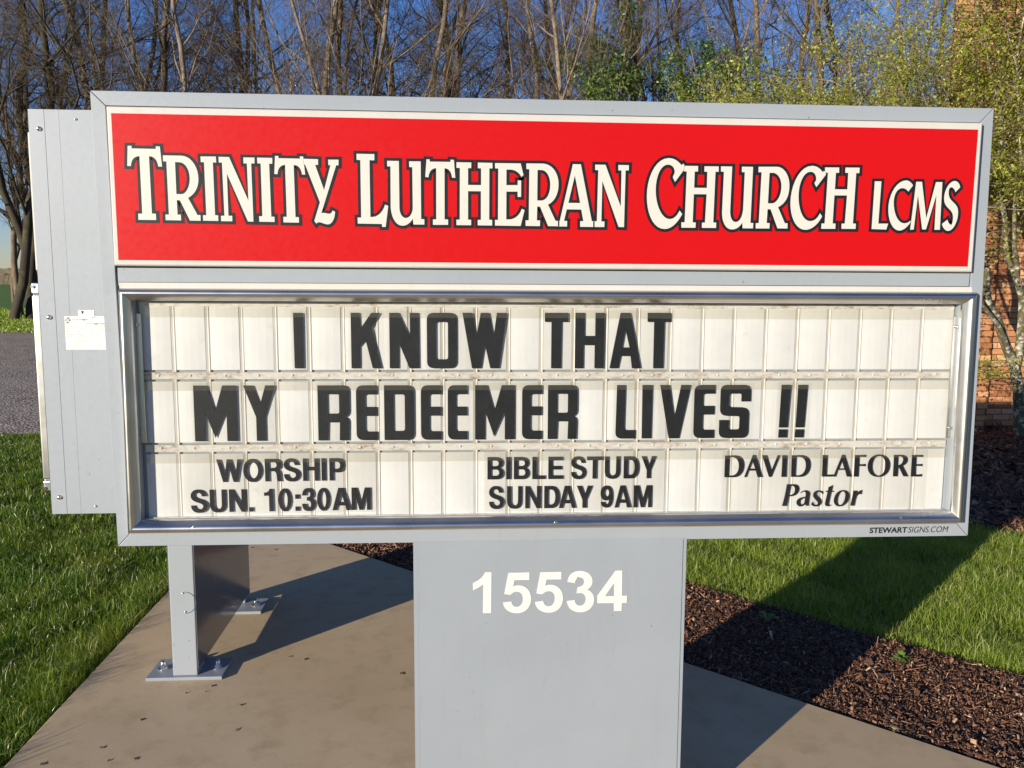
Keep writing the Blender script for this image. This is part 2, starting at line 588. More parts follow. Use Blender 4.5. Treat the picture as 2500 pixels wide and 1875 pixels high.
def blades(name, polys, boxes, mat, seed, z0=-.045, hmul=1.0, wmul=1.0, nots=(), lean=.35, label='', flat=0.0):
    """boxes: (x0, x1, y0, y1, density, height, width)"""
    rg = np.random.default_rng(seed)
    X, Y, H, W = [], [], [], []
    for x0, x1, y0, y1, dens, hh, ww in boxes:
        n = int((x1 - x0) * (y1 - y0) * dens)
        x = rg.uniform(x0, x1, n)
        y = rg.uniform(y0, y1, n)
        k = np.zeros(n, bool)
        for p in polys:
            k |= inside(p, x, y)
        for p in nots:
            k &= ~inside(p, x, y)
        x, y = x[k], y[k]
        clump = .72 + .28 * np.sin(x * 7.1 + 1.3 * np.sin(y * 5.3)) * np.sin(y * 6.3 + 1.7 * np.sin(x * 4.1))
        X.append(x)
        Y.append(y)
        H.append(hh * clump * rg.uniform(.55, 1.25, len(x)))
        W.append(ww * rg.uniform(.7, 1.2, len(x)))
    x, y, h, w = (np.concatenate(a) for a in (X, Y, H, W))
    h *= hmul
    w *= wmul
    n = len(x)
    a = rg.uniform(0, 2 * np.pi, n)
    la = rg.uniform(0, 2 * np.pi, n)
    l1 = np.abs(rg.normal(0, lean * 1.35, n)) + .05
    dx, dy = np.cos(a) * w / 2, np.sin(a) * w / 2
    lx, ly = np.cos(la) * l1 * h, np.sin(la) * l1 * h
    v = np.zeros((n, 5, 3))
    v[:, 0] = np.stack([x - dx, y - dy, np.full(n, z0)], 1)
    v[:, 1] = np.stack([x + dx, y + dy, np.full(n, z0)], 1)
    v[:, 2] = np.stack([x + dx * .85 + lx * .35, y + dy * .85 + ly * .35, z0 + h * .58], 1)
    v[:, 3] = np.stack([x - dx * .85 + lx * .35, y - dy * .85 + ly * .35, z0 + h * .58], 1)
    v[:, 4] = np.stack([x + lx * 1.25, y + ly * 1.25, z0 + h * (1 - .25 * l1)], 1)
    b = (np.arange(n) * 5)[:, None]
    f = np.concatenate([b + np.array([[0, 1, 2]]), b + np.array([[0, 2, 3]]), b + np.array([[3, 2, 4]])], 1).ravel()
    return link(name, np_mesh(name, v.reshape(-1, 3), f, 3, [mat]), kind='stuff', label=label)

lawnL = [(-14, -2), (-1.80, -2), (-1.80, 4.0), (-1.95, 6.93), (-14, 6.93)]
blades('lawn_grass', [lawnL],
       [(-1.93, -1.79, -1.2, 4.0, 5000, .118, .0030), (-3.6, -1.79, -.5, 1.6, 21000, .066, .0025), (-4.6, -1.79, 1.6, 3.2, 12000, .072, .0034), (-6.2, -1.79, 3.2, 6.95, 5200, .07, .0050),
        (-9, -6.2, 5.0, 6.95, 1500, .06, .008), (-3.0, -1.79, -1.6, -.5, 8000, .085, .004), (-5.5, -3.6, -.5, 1.6, 2500, .06, .006)],
       M['blade'], 1, label='short green lawn along the left side of the concrete slab')
lawnR = [(2.93, .03), (1.70, 1.265), (.99, 2.03), (-1.9, 4.9), (-1.9, 6.9), (-.5, 6.9), (-.5, 5.2), (2.2, 3.72), (3.21, 3.12), (3.45, 2.86), (5.4, 1.45), (6.4, -.5), (6.4, -3.4)]
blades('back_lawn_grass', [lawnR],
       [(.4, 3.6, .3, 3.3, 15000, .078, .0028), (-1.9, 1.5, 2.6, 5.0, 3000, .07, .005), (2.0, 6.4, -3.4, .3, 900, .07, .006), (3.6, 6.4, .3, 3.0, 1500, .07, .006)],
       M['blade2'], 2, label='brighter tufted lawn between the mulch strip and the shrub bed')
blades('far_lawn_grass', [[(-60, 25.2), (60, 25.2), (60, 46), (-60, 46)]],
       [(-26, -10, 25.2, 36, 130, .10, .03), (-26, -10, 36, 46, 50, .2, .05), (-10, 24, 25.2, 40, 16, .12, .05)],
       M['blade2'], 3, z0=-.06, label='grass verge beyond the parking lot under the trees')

blades('lawn_straw', [lawnR], [(.4, 3.6, .3, 3.3, 900, .12, .0034)], M['straw'], 12, lean=.5, label='pale dry blades standing in the back lawn')
blades('lawn_tips', [lawnL], [(-3.6, -1.80, -.9, 2.5, 900, .115, .0030), (-5.5, -1.8, 2.5, 6.9, 300, .11, .005)], M['straw'], 13, lean=.5, label='longer paler blades standing in the left lawn')
def chips(name, poly, boxes, mat, seed, z0, label, nots=()):
    rg = np.random.default_rng(seed)
    X, Y, S = [], [], []
    for x0, x1, y0, y1, dens, sc in boxes:
        n = int((x1 - x0) * (y1 - y0) * dens)
        x, y = rg.uniform(x0, x1, n), rg.uniform(y0, y1, n)
        k = inside(poly, x, y)
        X.append(x[k])
        Y.append(y[k])
        S.append(np.full(k.sum(), sc))
    x, y, s = (np.concatenate(a) for a in (X, Y, S))
    n = len(x)
    L = s * rg.lognormal(0, .5, n) * .011
    long_ = rg.random(n) < .32
    L = np.where(long_, L * 2.6, L)
    Wd = np.where(long_, s * .0022, L * rg.uniform(.25, .6, n))
    T = s * rg.uniform(.001, .0035, n)
    yaw = rg.uniform(0, 2 * np.pi, n)
    tilt = rg.normal(0, .55, n)
    roll = rg.normal(0, .5, n)
    ex = np.stack([np.cos(yaw) * np.cos(tilt), np.sin(yaw) * np.cos(tilt), np.sin(tilt)], 1)
    side = np.stack([-np.sin(yaw), np.cos(yaw), np.zeros(n)], 1)
    nz = np.cross(ex, side)
    ey = side * np.cos(roll)[:, None] + nz * np.sin(roll)[:, None]
    ez = np.cross(ex, ey)
    c = np.stack([x, y, z0 + .004 + rg.random(n) ** 1.6 * .022 + .006 * np.sin(x * 9) * np.sin(y * 8)], 1)
    v = np.zeros((n, 8, 3))
    k = 0
    for sz in (-1, 1):
        for sx, sy in ((-1, -1), (1, -1), (1, 1), (-1, 1)):
            tp = .75 if sz > 0 else 1.0
            v[:, k] = c + ex * (sx * L * tp)[:, None] + ey * (sy * Wd * tp)[:, None] + ez * (sz * T)[:, None]
            k += 1
    q = np.array([[4, 5, 6, 7], [0, 1, 5, 4], [1, 2, 6, 5], [2, 3, 7, 6], [3, 0, 4, 7]])
    f = ((np.arange(n) * 8)[:, None, None] + q[None]).ravel()
    return link(name, np_mesh(name, v.reshape(-1, 3), f, 4, [mat]), kind='stuff', label=label)
chips('bark_mulch', mulch_poly, [(.3, 2.6, -.6, 2.6, 30000, .52), (-1.5, .3, 1.9, 4.2, 12000, .66), (1.5, 4.2, -2.0, .3, 7000, .7)], M['chip'], 5, -.03,
      'dark brown bark mulch strip between the slab and the lawn')
chips('bed_mulch', bed_poly, [(2.0, 7.5, 1.4, 7.0, 900, 2.0), (2.9, 4.4, 2.2, 4.4, 3500, 1.1)], M['chip'], 6, -.028,
      'dark bark mulch in the shaded bed at the foot of the brick wall')

# ------------------------------------------------------------------ vector shapes
def parse(path):
    """small path language: M L Q C E(llipse) with absolute numbers; returns loops"""
    loops, cur = [], None
    tok = path.replace(',', ' ').split()
    i = 0
    cmd = None
    loop = []
    def num(k):
        return [float(t) for t in tok[i:i + k]]
    while i < len(tok):
        t = tok[i]
        if t[0].isalpha():
            cmd = t[0]
            i += 1
            if len(t) > 1:
                tok[i - 1] = t[1:]
                i -= 1
            if cmd == 'Z':
                if loop:
                    loops.append(loop)
                loop = []
                continue
            continue
        if cmd in 'ML':
            x, y = num(2)
            i += 2
            if cmd == 'M':
                if loop:
                    loops.append(loop)
                loop = []
                cmd = 'L'
            loop.append((x, y))
            cur = (x, y)
        elif cmd == 'Q':
            a = num(4)
            i += 4
            for k in range(1, 7):
                s = k / 6
                loop.append(tuple((1 - s) ** 2 * cur[j] + 2 * s * (1 - s) * a[j] + s * s * a[2 + j] for j in (0, 1)))
            cur = (a[2], a[3])
        elif cmd == 'C':
            a = num(6)
            i += 6
            for k in range(1, 10):
                s = k / 9
                loop.append(tuple((1 - s) ** 3 * cur[j] + 3 * s * (1 - s) ** 2 * a[j] + 3 * s * s * (1 - s) * a[2 + j] + s ** 3 * a[4 + j] for j in (0, 1)))
            cur = (a[4], a[5])
        elif cmd == 'E':
            a = num(4)
            i += 4
            if loop:
                loops.append(loop)
            loops.append([(a[0] + a[2] * math.cos(2 * math.pi * k / 36), a[1] + a[3] * math.sin(2 * math.pi * k / 36)) for k in range(36)])
            loop = []
    if loop:
        loops.append(loop)
    out = []
    for lp in loops:
        c = []
        for p in lp:
            if not c or abs(p[0] - c[-1][0]) + abs(p[1] - c[-1][1]) > 1e-6:
                c.append(p)
        if abs(c[0][0] - c[-1][0]) + abs(c[0][1] - c[-1][1]) < 1e-6:
            c.pop()
        out.append(c)
    return out

def area2(lp):
    return sum(lp[i][0] * lp[(i + 1) % len(lp)][1] - lp[(i + 1) % len(lp)][0] * lp[i][1] for i in range(len(lp)))

def pip(p, lp):
    r = False
    n = len(lp)
    for i in range(n):
        (x0, y0), (x1, y1) = lp[i], lp[(i + 1) % n]
        if (y0 > p[1]) != (y1 > p[1]) and p[0] < (x1 - x0) * (p[1] - y0) / (y1 - y0) + x0:
            r = not r
    return r

def fill(b, loops, yf, yb, mi=0):
    """loops: lists of (x, z); solid plate from yf (front, towards -y) to yb"""
    outers = [l for i, l in enumerate(loops) if not any(pip(l[0], m) for j, m in enumerate(loops) if j != i)]
    for o in outers:
        hs = [l for l in loops if l is not o and pip(l[0], o)]
        grp = [o] + hs
        tri = tessellate_polygon([[Vector((x, z, 0)) for x, z in l] for l in grp])
        flat = [p for l in grp for p in l]
        f = []
        for t_ in tri:
            a, c, d = (flat[i] for i in t_)
            ar = (c[0] - a[0]) * (d[1] - a[1]) - (c[1] - a[1]) * (d[0] - a[0])
            f.append(tuple(t_) if ar > 0 else tuple(t_[::-1]))     # normal to -y
        b.add([(x, yf, z) for x, z in flat], f, mi)
        if yb is not None:
            for l in grp:
                n = len(l)
                ccw = area2(l) > 0
                if l is not o:
                    ccw = ccw
                vs_ = [(x, yf, z) for x, z in l] + [(x, yb, z) for x, z in l]
                fs = []
                for i in range(n):
                    j = (i + 1) % n
                    q = (i, i + n, j + n, j)
                    fs.append(q if (ccw == (l is o)) else q[::-1])
                b.add(vs_, fs, mi)

def grow(b, loops, w, y, mi=0):
    """band of width w along every contour (mitred): the printed outline"""
    outers = [l for i, l in enumerate(loops) if not any(pip(l[0], m) for j, m in enumerate(loops) if j != i)]
    for l in loops:
        n = len(l)
        s = 1.0 if area2(l) > 0 else -1.0
        if not any(l is o for o in outers):
            s = -s
        nor = []
        for i in range(n):
            (x0, z0), (x1, z1) = l[i], l[(i + 1) % n]
            d = math.hypot(x1 - x0, z1 - z0) or 1e-9
            nor.append((s * (z1 - z0) / d, -s * (x1 - x0) / d))
        off = []
        for i in range(n):
            a, c = nor[i - 1], nor[i]
            m = (a[0] + c[0], a[1] + c[1])
            q = m[0] * m[0] + m[1] * m[1]
            k = 2 / q if q > .35 else 2 / .35
            off.append((l[i][0] + m[0] * k * w, l[i][1] + m[1] * k * w))
        for i in range(n):
            j = (i + 1) % n
            q = [l[i], l[j], off[j], off[i]]
            vs_ = [(x, y, z) for x, z in q]
            b.add(vs_, [(0, 1, 2, 3) if area2(q) > 0 else (3, 2, 1, 0)], mi)

def place(loops, fn):
    return [[fn(x, y) for x, y in l] for l in loops]

def win(x0, y0, sc, Y):
    def f(x, y):
        p = P(x0 + x * sc, y0 + y * sc, Y)
        return (p.x, p.z)
    return f

def fit(loops, x0, x1, y0, y1, Y, y0r=None, y1r=None, bb=None):
    """stretch the loops' box onto the measured box"""
    xs = [p[0] for l in loops for p in l]
    ys = [p[1] for l in loops for p in l]
    a, b_, c, d = bb or (min(xs), max(xs), min(ys), max(ys))
    y0r = y0 if y0r is None else y0r
    y1r = y1 if y1r is None else y1r
    pa, pb = P((x0 + x1) / 2, y0, Y), P((x0 + x1) / 2, y1, Y)
    l_, r_ = P(x0, (y0 + y1) / 2, Y), P(x1, (y0 + y1) / 2, Y)
    def f(x, y):
        u = (x - a) / (b_ - a)
        w = (y - c) / (d - c)
        return (l_.x + (r_.x - l_.x) * u, pa.z + (pb.z - pa.z) * w)
    return place(loops, f)

# ------------------------------------------------------------------ the church sign
sign = empty('church_sign', (0, .15, 0), 'large grey message sign with red name panel, copy board and house number skirt', 'sign')
Yc = 0.30
# cabinet shell
TL, TR, BR, BL = P(219.3, 220.7), P(2426.7, 264.4), P(2362.8, 1308.1), P(288.1, 1333.9)
iTL, iTR, iBR, iBL = P(257, 257.3), P(2392.8, 299.4), P(2335.8, 1278.2), P(318.4, 1301.4)
b = MB()
e = .004
q = [BL + Vector((e, 0, e)), BR + Vector((-e, 0, e)), TR + Vector((-e, 0, -e)), TL + Vector((e, 0, -e))]
a = [(p.x, .03, p.z) for p in q]
c_ = [(p.x, Yc, p.z) for p in q]
b.add(a + c_, [(0, 1, 2, 3), (7, 6, 5, 4), (0, 4, 5, 1), (1, 5, 6, 2), (2, 6, 7, 3), (3, 7, 4, 0)])
b.build('cabinet', M['gray'], sign)
def rail(o0, o1, i1, i0, name='frame_rail'):
    m = MB()
    g = .0009
    d = (o1 - o0).normalized()
    m.slab([o0 + d * g, o1 - d * g, i1 - d * g, i0 + d * g], 0, .0285)
    # keep the faces turned to the viewer
    o = m.build(name, M['gray'], sign)
    o.data.validate()
    bm_fix(o.data)
    soften(o, .0012, 2)
    return o
import bmesh
def bm_fix(me):
    bm = bmesh.new()
    bm.from_mesh(me)
    bmesh.ops.recalc_face_normals(bm, faces=bm.faces)
    bm.to_mesh(me)
    bm.free()
rail(TL, TR, iTR, iTL)
rail(TR, BR, iBR, iTR)
rail(BR, BL, iBL, iBR)
rail(BL, TL, iTL, iBL)
# dark lining seen in the mitres and round the openings
m = MB()
k_ = .006
oq = [p_ + Vector((sx_ * k_, 0, sz_ * k_)) for p_, sx_, sz_ in ((TL, 1, -1), (TR, -1, -1), (BR, -1, 1), (BL, 1, 1))]
iq = [iTL, iTR, iBR, iBL]
for i in range(4):
    j = (i + 1) % 4
    m.add([(p_.x, .0275, p_.z) for p_ in (oq[i], iq[i], iq[j], oq[j])], [(0, 1, 2, 3)])
m.build('frame_lining', M['dark'], sign)
# divider between name panel and copy board
m = MB()
m.slab([P(287.5, 689), P(2366, 699.3), P(2369, 667.5), P(286, 653.5)], .001, .025)
o = m.build('divider_rail', M['gray'], sign)
bm_fix(o.data)
soften(o)

# name panel: cream pan with a red face
d = -.0175
def loft(rings, mats=0, closed_front=True):
    """rings of four corners from back to front"""
    mb = MB()
    vs_ = [tuple(p) for r in rings for p in r]
    fs = []
    for k in range(len(rings) - 1):
        for i in range(4):
            j = (i + 1) % 4
            fs.append((4 * k + i, 4 * k + j, 4 * k + 4 + j, 4 * k + 4 + i))
    if closed_front:
        n = 4 * (len(rings) - 1)
        fs.append((n, n + 1, n + 2, n + 3))
    mb.add(vs_, fs, mats)
    return mb
o_ = [P(263.6, 260.5), P(2392.0, 301.3), P(2366.2, 665.3), P(283.6, 650.0)]
def ring(pts, y, inset):
    cx_ = sum(p.x for p in pts) / 4
    cz_ = sum(p.z for p in pts) / 4
    return [Vector((p.x + (inset if p.x < cx_ else -inset), y, p.z + (inset if p.z < cz_ else -inset))) for p in pts]
pan = loft([ring(o_, .024, -.001), ring(o_, -.002, 0), ring(o_, -.0155, .0022), ring(o_, -.0175, .0052)])
pano = pan.build('name_panel', M['cream'], sign)
bm_fix(pano.data)
redq = [P(271.2, 276.3, d), P(2387.9, 316.4, d), P(2362.3, 650.9, d), P(289.4, 634.7, d)]
m = MB()
m.add([(p.x, d - .0006, p.z) for p in redq], [(3, 2, 1, 0)])
redo = m.build('red_face', M['red'], sign)

A_, B_, C_, D_, E_, F_, G_ = ((300, 340, .13259), (540, 350, .14014), (850, 350, .14919), (1180, 370, .17179),
                              (1560, 370, .14467), (1870, 380, .12054), (2110, 420, .11754))
HEADER = [
 (A_, 'M92 122 L165 122 L165 170 L612 180 L610 132 L685 135 L727 507 L657 504 C640 400 590 310 485 314 L540 1370 L612 1372 L618 1488 L290 1484 L288 1370 L362 1370 L310 312 C215 312 160 370 153 495 L85 492 Z'),
 (A_, 'M740 298 L1075 304 C1250 304 1395 500 1395 740 C1395 900 1320 1020 1205 1080 L1378 1396 L1433 1397 L1436 1502 L1240 1498 L1055 1125 L997 1122 L1012 1388 L1072 1390 L1078 1495 L792 1490 L788 1387 L852 1387 L805 410 L745 408 Z M965 422 L1040 424 C1150 424 1235 560 1235 730 C1235 890 1160 1012 1085 1012 L990 1010 Z'),
 (A_, 'M1432 318 L1715 320 L1722 430 L1660 428 L1702 1400 L1758 1402 L1762 1505 L1482 1500 L1478 1400 L1540 1400 L1498 425 L1438 422 Z'),
 (B_, 'M-43 236 L140 240 L478 1000 L450 352 L392 350 L388 247 L583 250 L583 352 L525 350 L565 1365 L470 1362 L103 530 L130 1262 L195 1263 L198 1358 L2 1356 L0 1262 L60 1262 L17 337 L-38 335 Z'),
 (B_, 'M628 250 L893 256 L893 357 L838 356 L876 1278 L930 1280 L934 1370 L668 1366 L664 1270 L720 1270 L690 352 L632 350 Z'),
 (B_, 'M940 220 L998 222 L1000 260 L1375 268 L1372 228 L1430 230 L1466 548 L1410 545 C1395 440 1350 378 1265 378 L1297 1285 L1355 1287 L1358 1382 L1088 1378 L1085 1280 L1145 1280 L1115 376 C1030 376 985 450 985 538 L928 535 Z'),
 (B_, 'M1433 270 L1690 278 L1690 376 L1638 376 L1795 815 L1905 382 L1868 380 L1865 285 L2045 286 L2045 384 L2005 384 L1745 1222 C1790 1190 1850 1240 1905 1222 C1930 1210 1935 1190 1940 1170 L1985 1192 C1985 1310 1930 1415 1860 1412 C1790 1410 1750 1370 1700 1375 C1680 1378 1670 1390 1660 1400 L1625 1352 L1722 1028 L1465 372 L1440 370 Z'),
 (C_, 'M138 172 L430 178 L428 280 L350 276 L365 1205 L400 1205 C480 1205 570 1130 605 1003 L657 1024 L615 1368 L557 1368 L553 1320 L160 1313 L155 1215 L215 1215 L200 275 L140 272 Z'),
 (C_, 'M638 287 L830 290 L840 1060 C845 1160 890 1222 945 1222 C1010 1222 1058 1140 1058 1050 L1050 392 L1000 388 L998 295 L1187 297 L1195 1240 L1247 1242 L1247 1330 L1067 1328 L1060 1232 C1020 1300 960 1348 890 1348 C780 1348 705 1210 697 1040 L693 380 L640 377 Z'),
 (C_, 'M1282 262 L1335 264 L1335 300 L1675 305 L1675 268 L1730 272 L1753 566 L1700 562 C1690 470 1650 408 1577 410 L1578 1245 L1635 1247 L1635 1334 L1388 1334 L1388 1245 L1442 1245 L1440 408 C1365 408 1320 470 1315 556 L1262 552 Z'),
 (C_, 'M1772 310 L2015 315 L2013 408 L1962 405 L1962 682 L2175 684 L2175 410 L2122 408 L2122 316 L2361 322 L2361 411 L2310 411 L2307 1251 L2356 1254 L2356 1345 L2120 1342 L2120 1254 L2172 1252 L2172 785 L1962 783 L1962 1250 L2012 1252 L2012 1340 L1772 1338 L1772 1250 L1826 1248 L1828 405 L1773 402 Z'),
 (D_, 'M165 165 L530 170 L570 335 L540 362 C510 300 450 255 370 257 L328 257 L327 478 L488 478 L488 412 L537 412 L535 645 L487 645 L487 570 L327 570 L325 965 L370 965 C450 962 520 900 545 815 L585 832 L530 1058 L165 1052 L165 972 L208 972 L212 242 L167 240 Z'),
 (D_, 'M610 170 L840 172 C980 175 1068 310 1068 460 C1068 610 1010 710 918 755 L1025 985 L1080 987 L1080 1062 L920 1060 L805 783 L765 782 L760 980 L805 980 L803 1060 L600 1057 L600 978 L645 978 L653 253 L612 250 Z M770 262 L830 264 C900 268 950 360 950 470 C950 600 900 697 820 697 L765 696 Z'),
 (D_, 'M1272 180 L1385 183 L1540 990 L1580 990 L1580 1072 L1375 1070 L1375 990 L1420 990 L1390 825 L1185 822 L1145 985 L1190 988 L1188 1066 L1060 1064 L1060 987 L1085 987 Z M1300 340 L1375 732 L1207 730 Z'),
 (D_, 'M1588 187 L1735 190 L1952 785 L1962 270 L1917 268 L1917 192 L2067 195 L2065 270 L2020 268 L1997 1075 L1920 1072 L1690 420 L1675 993 L1720 995 L1718 1073 L1560 1072 L1560 992 L1612 990 L1632 265 L1588 263 Z'),
 (E_, 'M715 230 C650 155 590 112 500 112 C280 112 130 430 130 760 C130 1060 240 1308 430 1308 C560 1308 660 1180 727 1055 L682 997 C640 1090 580 1140 515 1140 C380 1140 280 900 280 660 C280 410 370 222 485 222 C560 222 600 280 600 340 C600 390 570 400 570 440 L605 515 L752 315 L765 235 L745 205 Z'),
 (E_, 'M768 243 L995 245 L993 338 L938 338 L928 612 L1142 615 L1150 343 L1100 340 L1102 250 L1342 252 L1342 343 L1288 342 L1250 1198 L1300 1200 L1297 1290 L1058 1288 L1060 1200 L1110 1200 L1138 722 L922 720 L903 1196 L955 1198 L950 1287 L712 1285 L712 1194 L768 1194 L803 338 L755 335 Z'),
 (E_, 'M1380 252 L1570 254 L1535 1010 C1535 1120 1570 1190 1630 1190 C1700 1190 1750 1080 1755 950 L1782 350 L1732 348 L1735 257 L1922 260 L1877 1205 L1925 1207 L1920 1297 L1742 1295 L1742 1200 C1690 1275 1640 1315 1565 1315 C1450 1315 1400 1180 1398 1040 L1430 342 L1380 340 Z'),
 (F_, 'M-153 227 L230 227 C380 240 470 420 470 600 C470 830 390 970 240 1045 L378 1370 L432 1370 L430 1476 L228 1474 L90 1088 L28 1085 L10 1365 L70 1367 L65 1476 L-213 1475 L-211 1369 L-151 1367 L-93 337 L-157 337 Z M68 350 L150 350 C250 370 308 480 308 620 C308 800 220 968 110 968 L35 967 Z'),
 (F_, 'M1145 335 C1080 250 1020 208 925 208 C680 208 490 600 490 970 C490 1270 610 1503 790 1503 C940 1503 1060 1370 1132 1230 L1088 1168 C1040 1270 970 1327 890 1327 C740 1327 655 1090 655 830 C655 560 760 328 895 328 C980 328 1012 400 1012 470 C1012 520 980 530 978 565 L1015 640 L1213 380 L1175 308 Z'),
 (F_, 'M1190 240 L1478 242 L1475 350 L1412 348 L1390 682 L1642 685 L1660 350 L1600 350 L1605 243 L1892 245 L1885 355 L1822 355 L1755 1375 L1815 1378 L1808 1485 L1523 1483 L1525 1378 L1590 1376 L1635 808 L1380 806 L1345 1375 L1403 1376 L1398 1483 L1112 1482 L1120 1375 L1182 1375 L1250 348 L1192 346 Z'),
 (G_, 'M212 195 L350 195 L285 1072 L490 1072 L450 1195 L145 1185 Z'),
 (G_, 'M1005 280 L908 408 C880 370 840 335 785 335 C660 340 605 500 605 640 C605 860 690 1065 820 1065 C880 1065 920 1045 945 1010 L957 1035 C900 1130 810 1217 720 1217 C570 1210 492 1000 492 780 C492 480 660 175 870 175 C930 180 980 230 1005 280 Z'),
 (G_, 'M1072 203 L1192 205 L1280 960 L1482 210 L1615 210 L1562 1200 L1450 1200 L1490 480 L1275 1193 L1195 1193 L1108 485 L1020 1195 L945 1200 Z'),
 (G_, 'M1985 320 L1885 420 C1870 360 1840 318 1795 318 C1760 318 1745 370 1745 440 C1745 640 1942 620 1942 830 C1942 1010 1850 1225 1725 1225 C1660 1215 1615 1140 1607 1078 L1718 990 C1735 1050 1765 1098 1805 1098 C1830 1050 1835 980 1835 930 C1835 760 1650 760 1650 560 C1650 380 1760 187 1875 187 C1940 195 1975 250 1985 320 Z'),
]
for k, (w_, path) in enumerate(HEADER):
    lp = place(parse(path), win(w_[0], w_[1], w_[2], d))
    m = MB()
    grow(m, lp, .0080, d - .0012 - .00002 * k, 0)
    fill(m, lp, d - .0019, None, 1)
    lt = m.build('letter', [M['black'], M['white']], redo)
# keyline: thin pale edge left of every letter is part of the print
# ---- copy board
YB = .0250      # face of the tiles
YF = -.004
oTL, oTR, oBR, oBL = P(293.3, 703), P(2377.8, 712.6), P(2341.1, 1274.1), P(316.3, 1300)
wTL, wTR, wBR, wBL = P(324.1, 733.8), P(2346.1, 742.7), P(2317, 1247), P(347.5, 1269.5)
# cream ledge above the door
m = MB()
m.slab([P(292, 703.2), P(2374, 712.6), P(2372, 700.6), P(289, 689.6)], -.001, .024)
o = m.build('hinge_strip', M['cream'], sign)
bm_fix(o.data)
back = MB()
back.slab([P(300, 1296), P(2345, 1270), P(2378, 700), P(290, 690)], YB + .012, YB + .016)
o = back.build('board_back', M['tile'], sign)
bm_fix(o.data)
# lining round the opening
m = MB()
for a, c2 in ((wTL, wTR), (wTR, wBR), (wBR, wBL), (wBL, wTL)):
    m.add([(a.x, -.003, a.z), (c2.x, -.003, c2.z), (c2.x, YB + .012, c2.z), (a.x, YB + .012, a.z)], [(0, 1, 2, 3)])
m.build('opening_lining', M['gray'], sign)
# tiles, ribs, tracks
bx0, bx1 = P(352, 1000, YB).x, P(2313, 1000, YB).x
ribx0, ribx1 = P(426.4, 917, YB).x, P(2243, 917, YB).x
pitch = (ribx1 - ribx0) / 23
def zline(p0, p1):
    a, c2 = P(*p0, YB), P(*p1, YB)
    return lambda x: a.z + (c2.z - a.z) * (x - a.x) / (c2.x - a.x)
zt = zline((357, 735), (2310, 744))
zr1 = zline((357, 917.5), (2310, 915.2))
zr2 = zline((475, 1094.2), (2198, 1082.7))
zb = zline((357, 1268), (2310, 1247))
xs = [bx0] + [ribx0 + pitch * k for k in range(24)] + [bx1]
rg = random.Random(11)
for c in range(25):
    x0, x1 = xs[c] + (.0 if c == 0 else .006), xs[c + 1] - (.006 if c < 24 else 0)
    xm = (x0 + x1) / 2
    for za, zc in ((zt, zr1), (zr1, zr2), (zr2, zb)):
        m = MB()
        z1, z0 = za(xm) - (.004 if za is zt else .016), zc(xm) + (.003 if zc is zb else .016)
        t_ = rg.uniform(-.0012, .0012)
        bow = .0018
        n = 4
        vs_, fs = [], []
        for i in range(n + 1):
            x = x0 + (x1 - x0) * i / n
            y = YB + t_ * (i / n - .5) - bow * (1 - (2 * i / n - 1) ** 2)
            vs_ += [(x, y, z0), (x, y, z1)]
        for i in range(n):
            fs.append((2 * i, 2 * i + 2, 2 * i + 3, 2 * i + 1))
        s0 = len(vs_)
        vs_ += [(x0, YB + .008, z0), (x0, YB + .008, z1), (x1, YB + .008, z0), (x1, YB + .008, z1)]
        fs += [(s0, 0, 1, s0 + 1), (2 * n, s0 + 2, s0 + 3, 2 * n + 1)]
        m.add(vs_, fs)
        m.build('tile', M['tile'], sign, smooth=False)
for k in range(24):
    x = ribx0 + pitch * k
    m = MB()
    z0, z1 = zb(x) + .001, zt(x) - .001
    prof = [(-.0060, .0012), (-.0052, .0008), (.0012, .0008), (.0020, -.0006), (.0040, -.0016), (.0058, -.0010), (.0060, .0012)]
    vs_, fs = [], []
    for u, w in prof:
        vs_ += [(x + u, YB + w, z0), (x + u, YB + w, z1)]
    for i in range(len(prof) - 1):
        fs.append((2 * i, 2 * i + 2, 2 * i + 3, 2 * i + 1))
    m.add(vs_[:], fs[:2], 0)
    m.add(vs_[:], fs[2:], 1)  # paler edge strip paints in the sunlit side of the groove
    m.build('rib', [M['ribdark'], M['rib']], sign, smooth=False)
def strip(fz, z_lo, z_hi, y0, y1, mat, name, x0=None, x1=None):
    x0 = bx0 if x0 is None else x0
    x1 = bx1 if x1 is None else x1
    mm = MB()
    q = [Vector((x0, 0, fz(x0) + z_lo)), Vector((x1, 0, fz(x1) + z_lo)), Vector((x1, 0, fz(x1) + z_hi)), Vector((x0, 0, fz(x0) + z_hi))]
    if name == 'track_lip':
        mm.add([(p_.x, y0, p_.z) for p_ in q], [(0, 1, 2, 3)])
    else:
        mm.slab(q, y0, y1)
    oo = mm.build(name, mat, sign)
    if name != 'track_lip':
        bm_fix(oo.data)
    return oo
for fz in (zr1, zr2):
    strip(fz, -.0100, .0100, YB - .0022, YB + .006, M['rail'], 'track')
    strip(fz, .0100, .0150, YB - .0075, YB - .0055, M['lip'], 'track_lip')
    strip(fz, -.0400, -.0100, YB - .0105, YB - .0095, M['lip'], 'track_lip')
strip(zt, -.0140, -.001, YB - .0022, YB + .006, M['rail'], 'track')
strip(zt, -.0420, -.0140, YB - .0105, YB - .0095, M['lip'], 'track_lip')
strip(zb, .0005, .0075, YB - .0095, YB + .002, M['rail'], 'track')
rv = MB()
rv.lathe((0, 0, 0), [(.0034, 0), (.0034, -.0012), (.0022, -.0020), (.0012, -.0021), (.0011, -.0008), (0, -.0008)], 10, 'y')
rivm = mesh('rivet', rv.v, rv.f, [M['cream']])
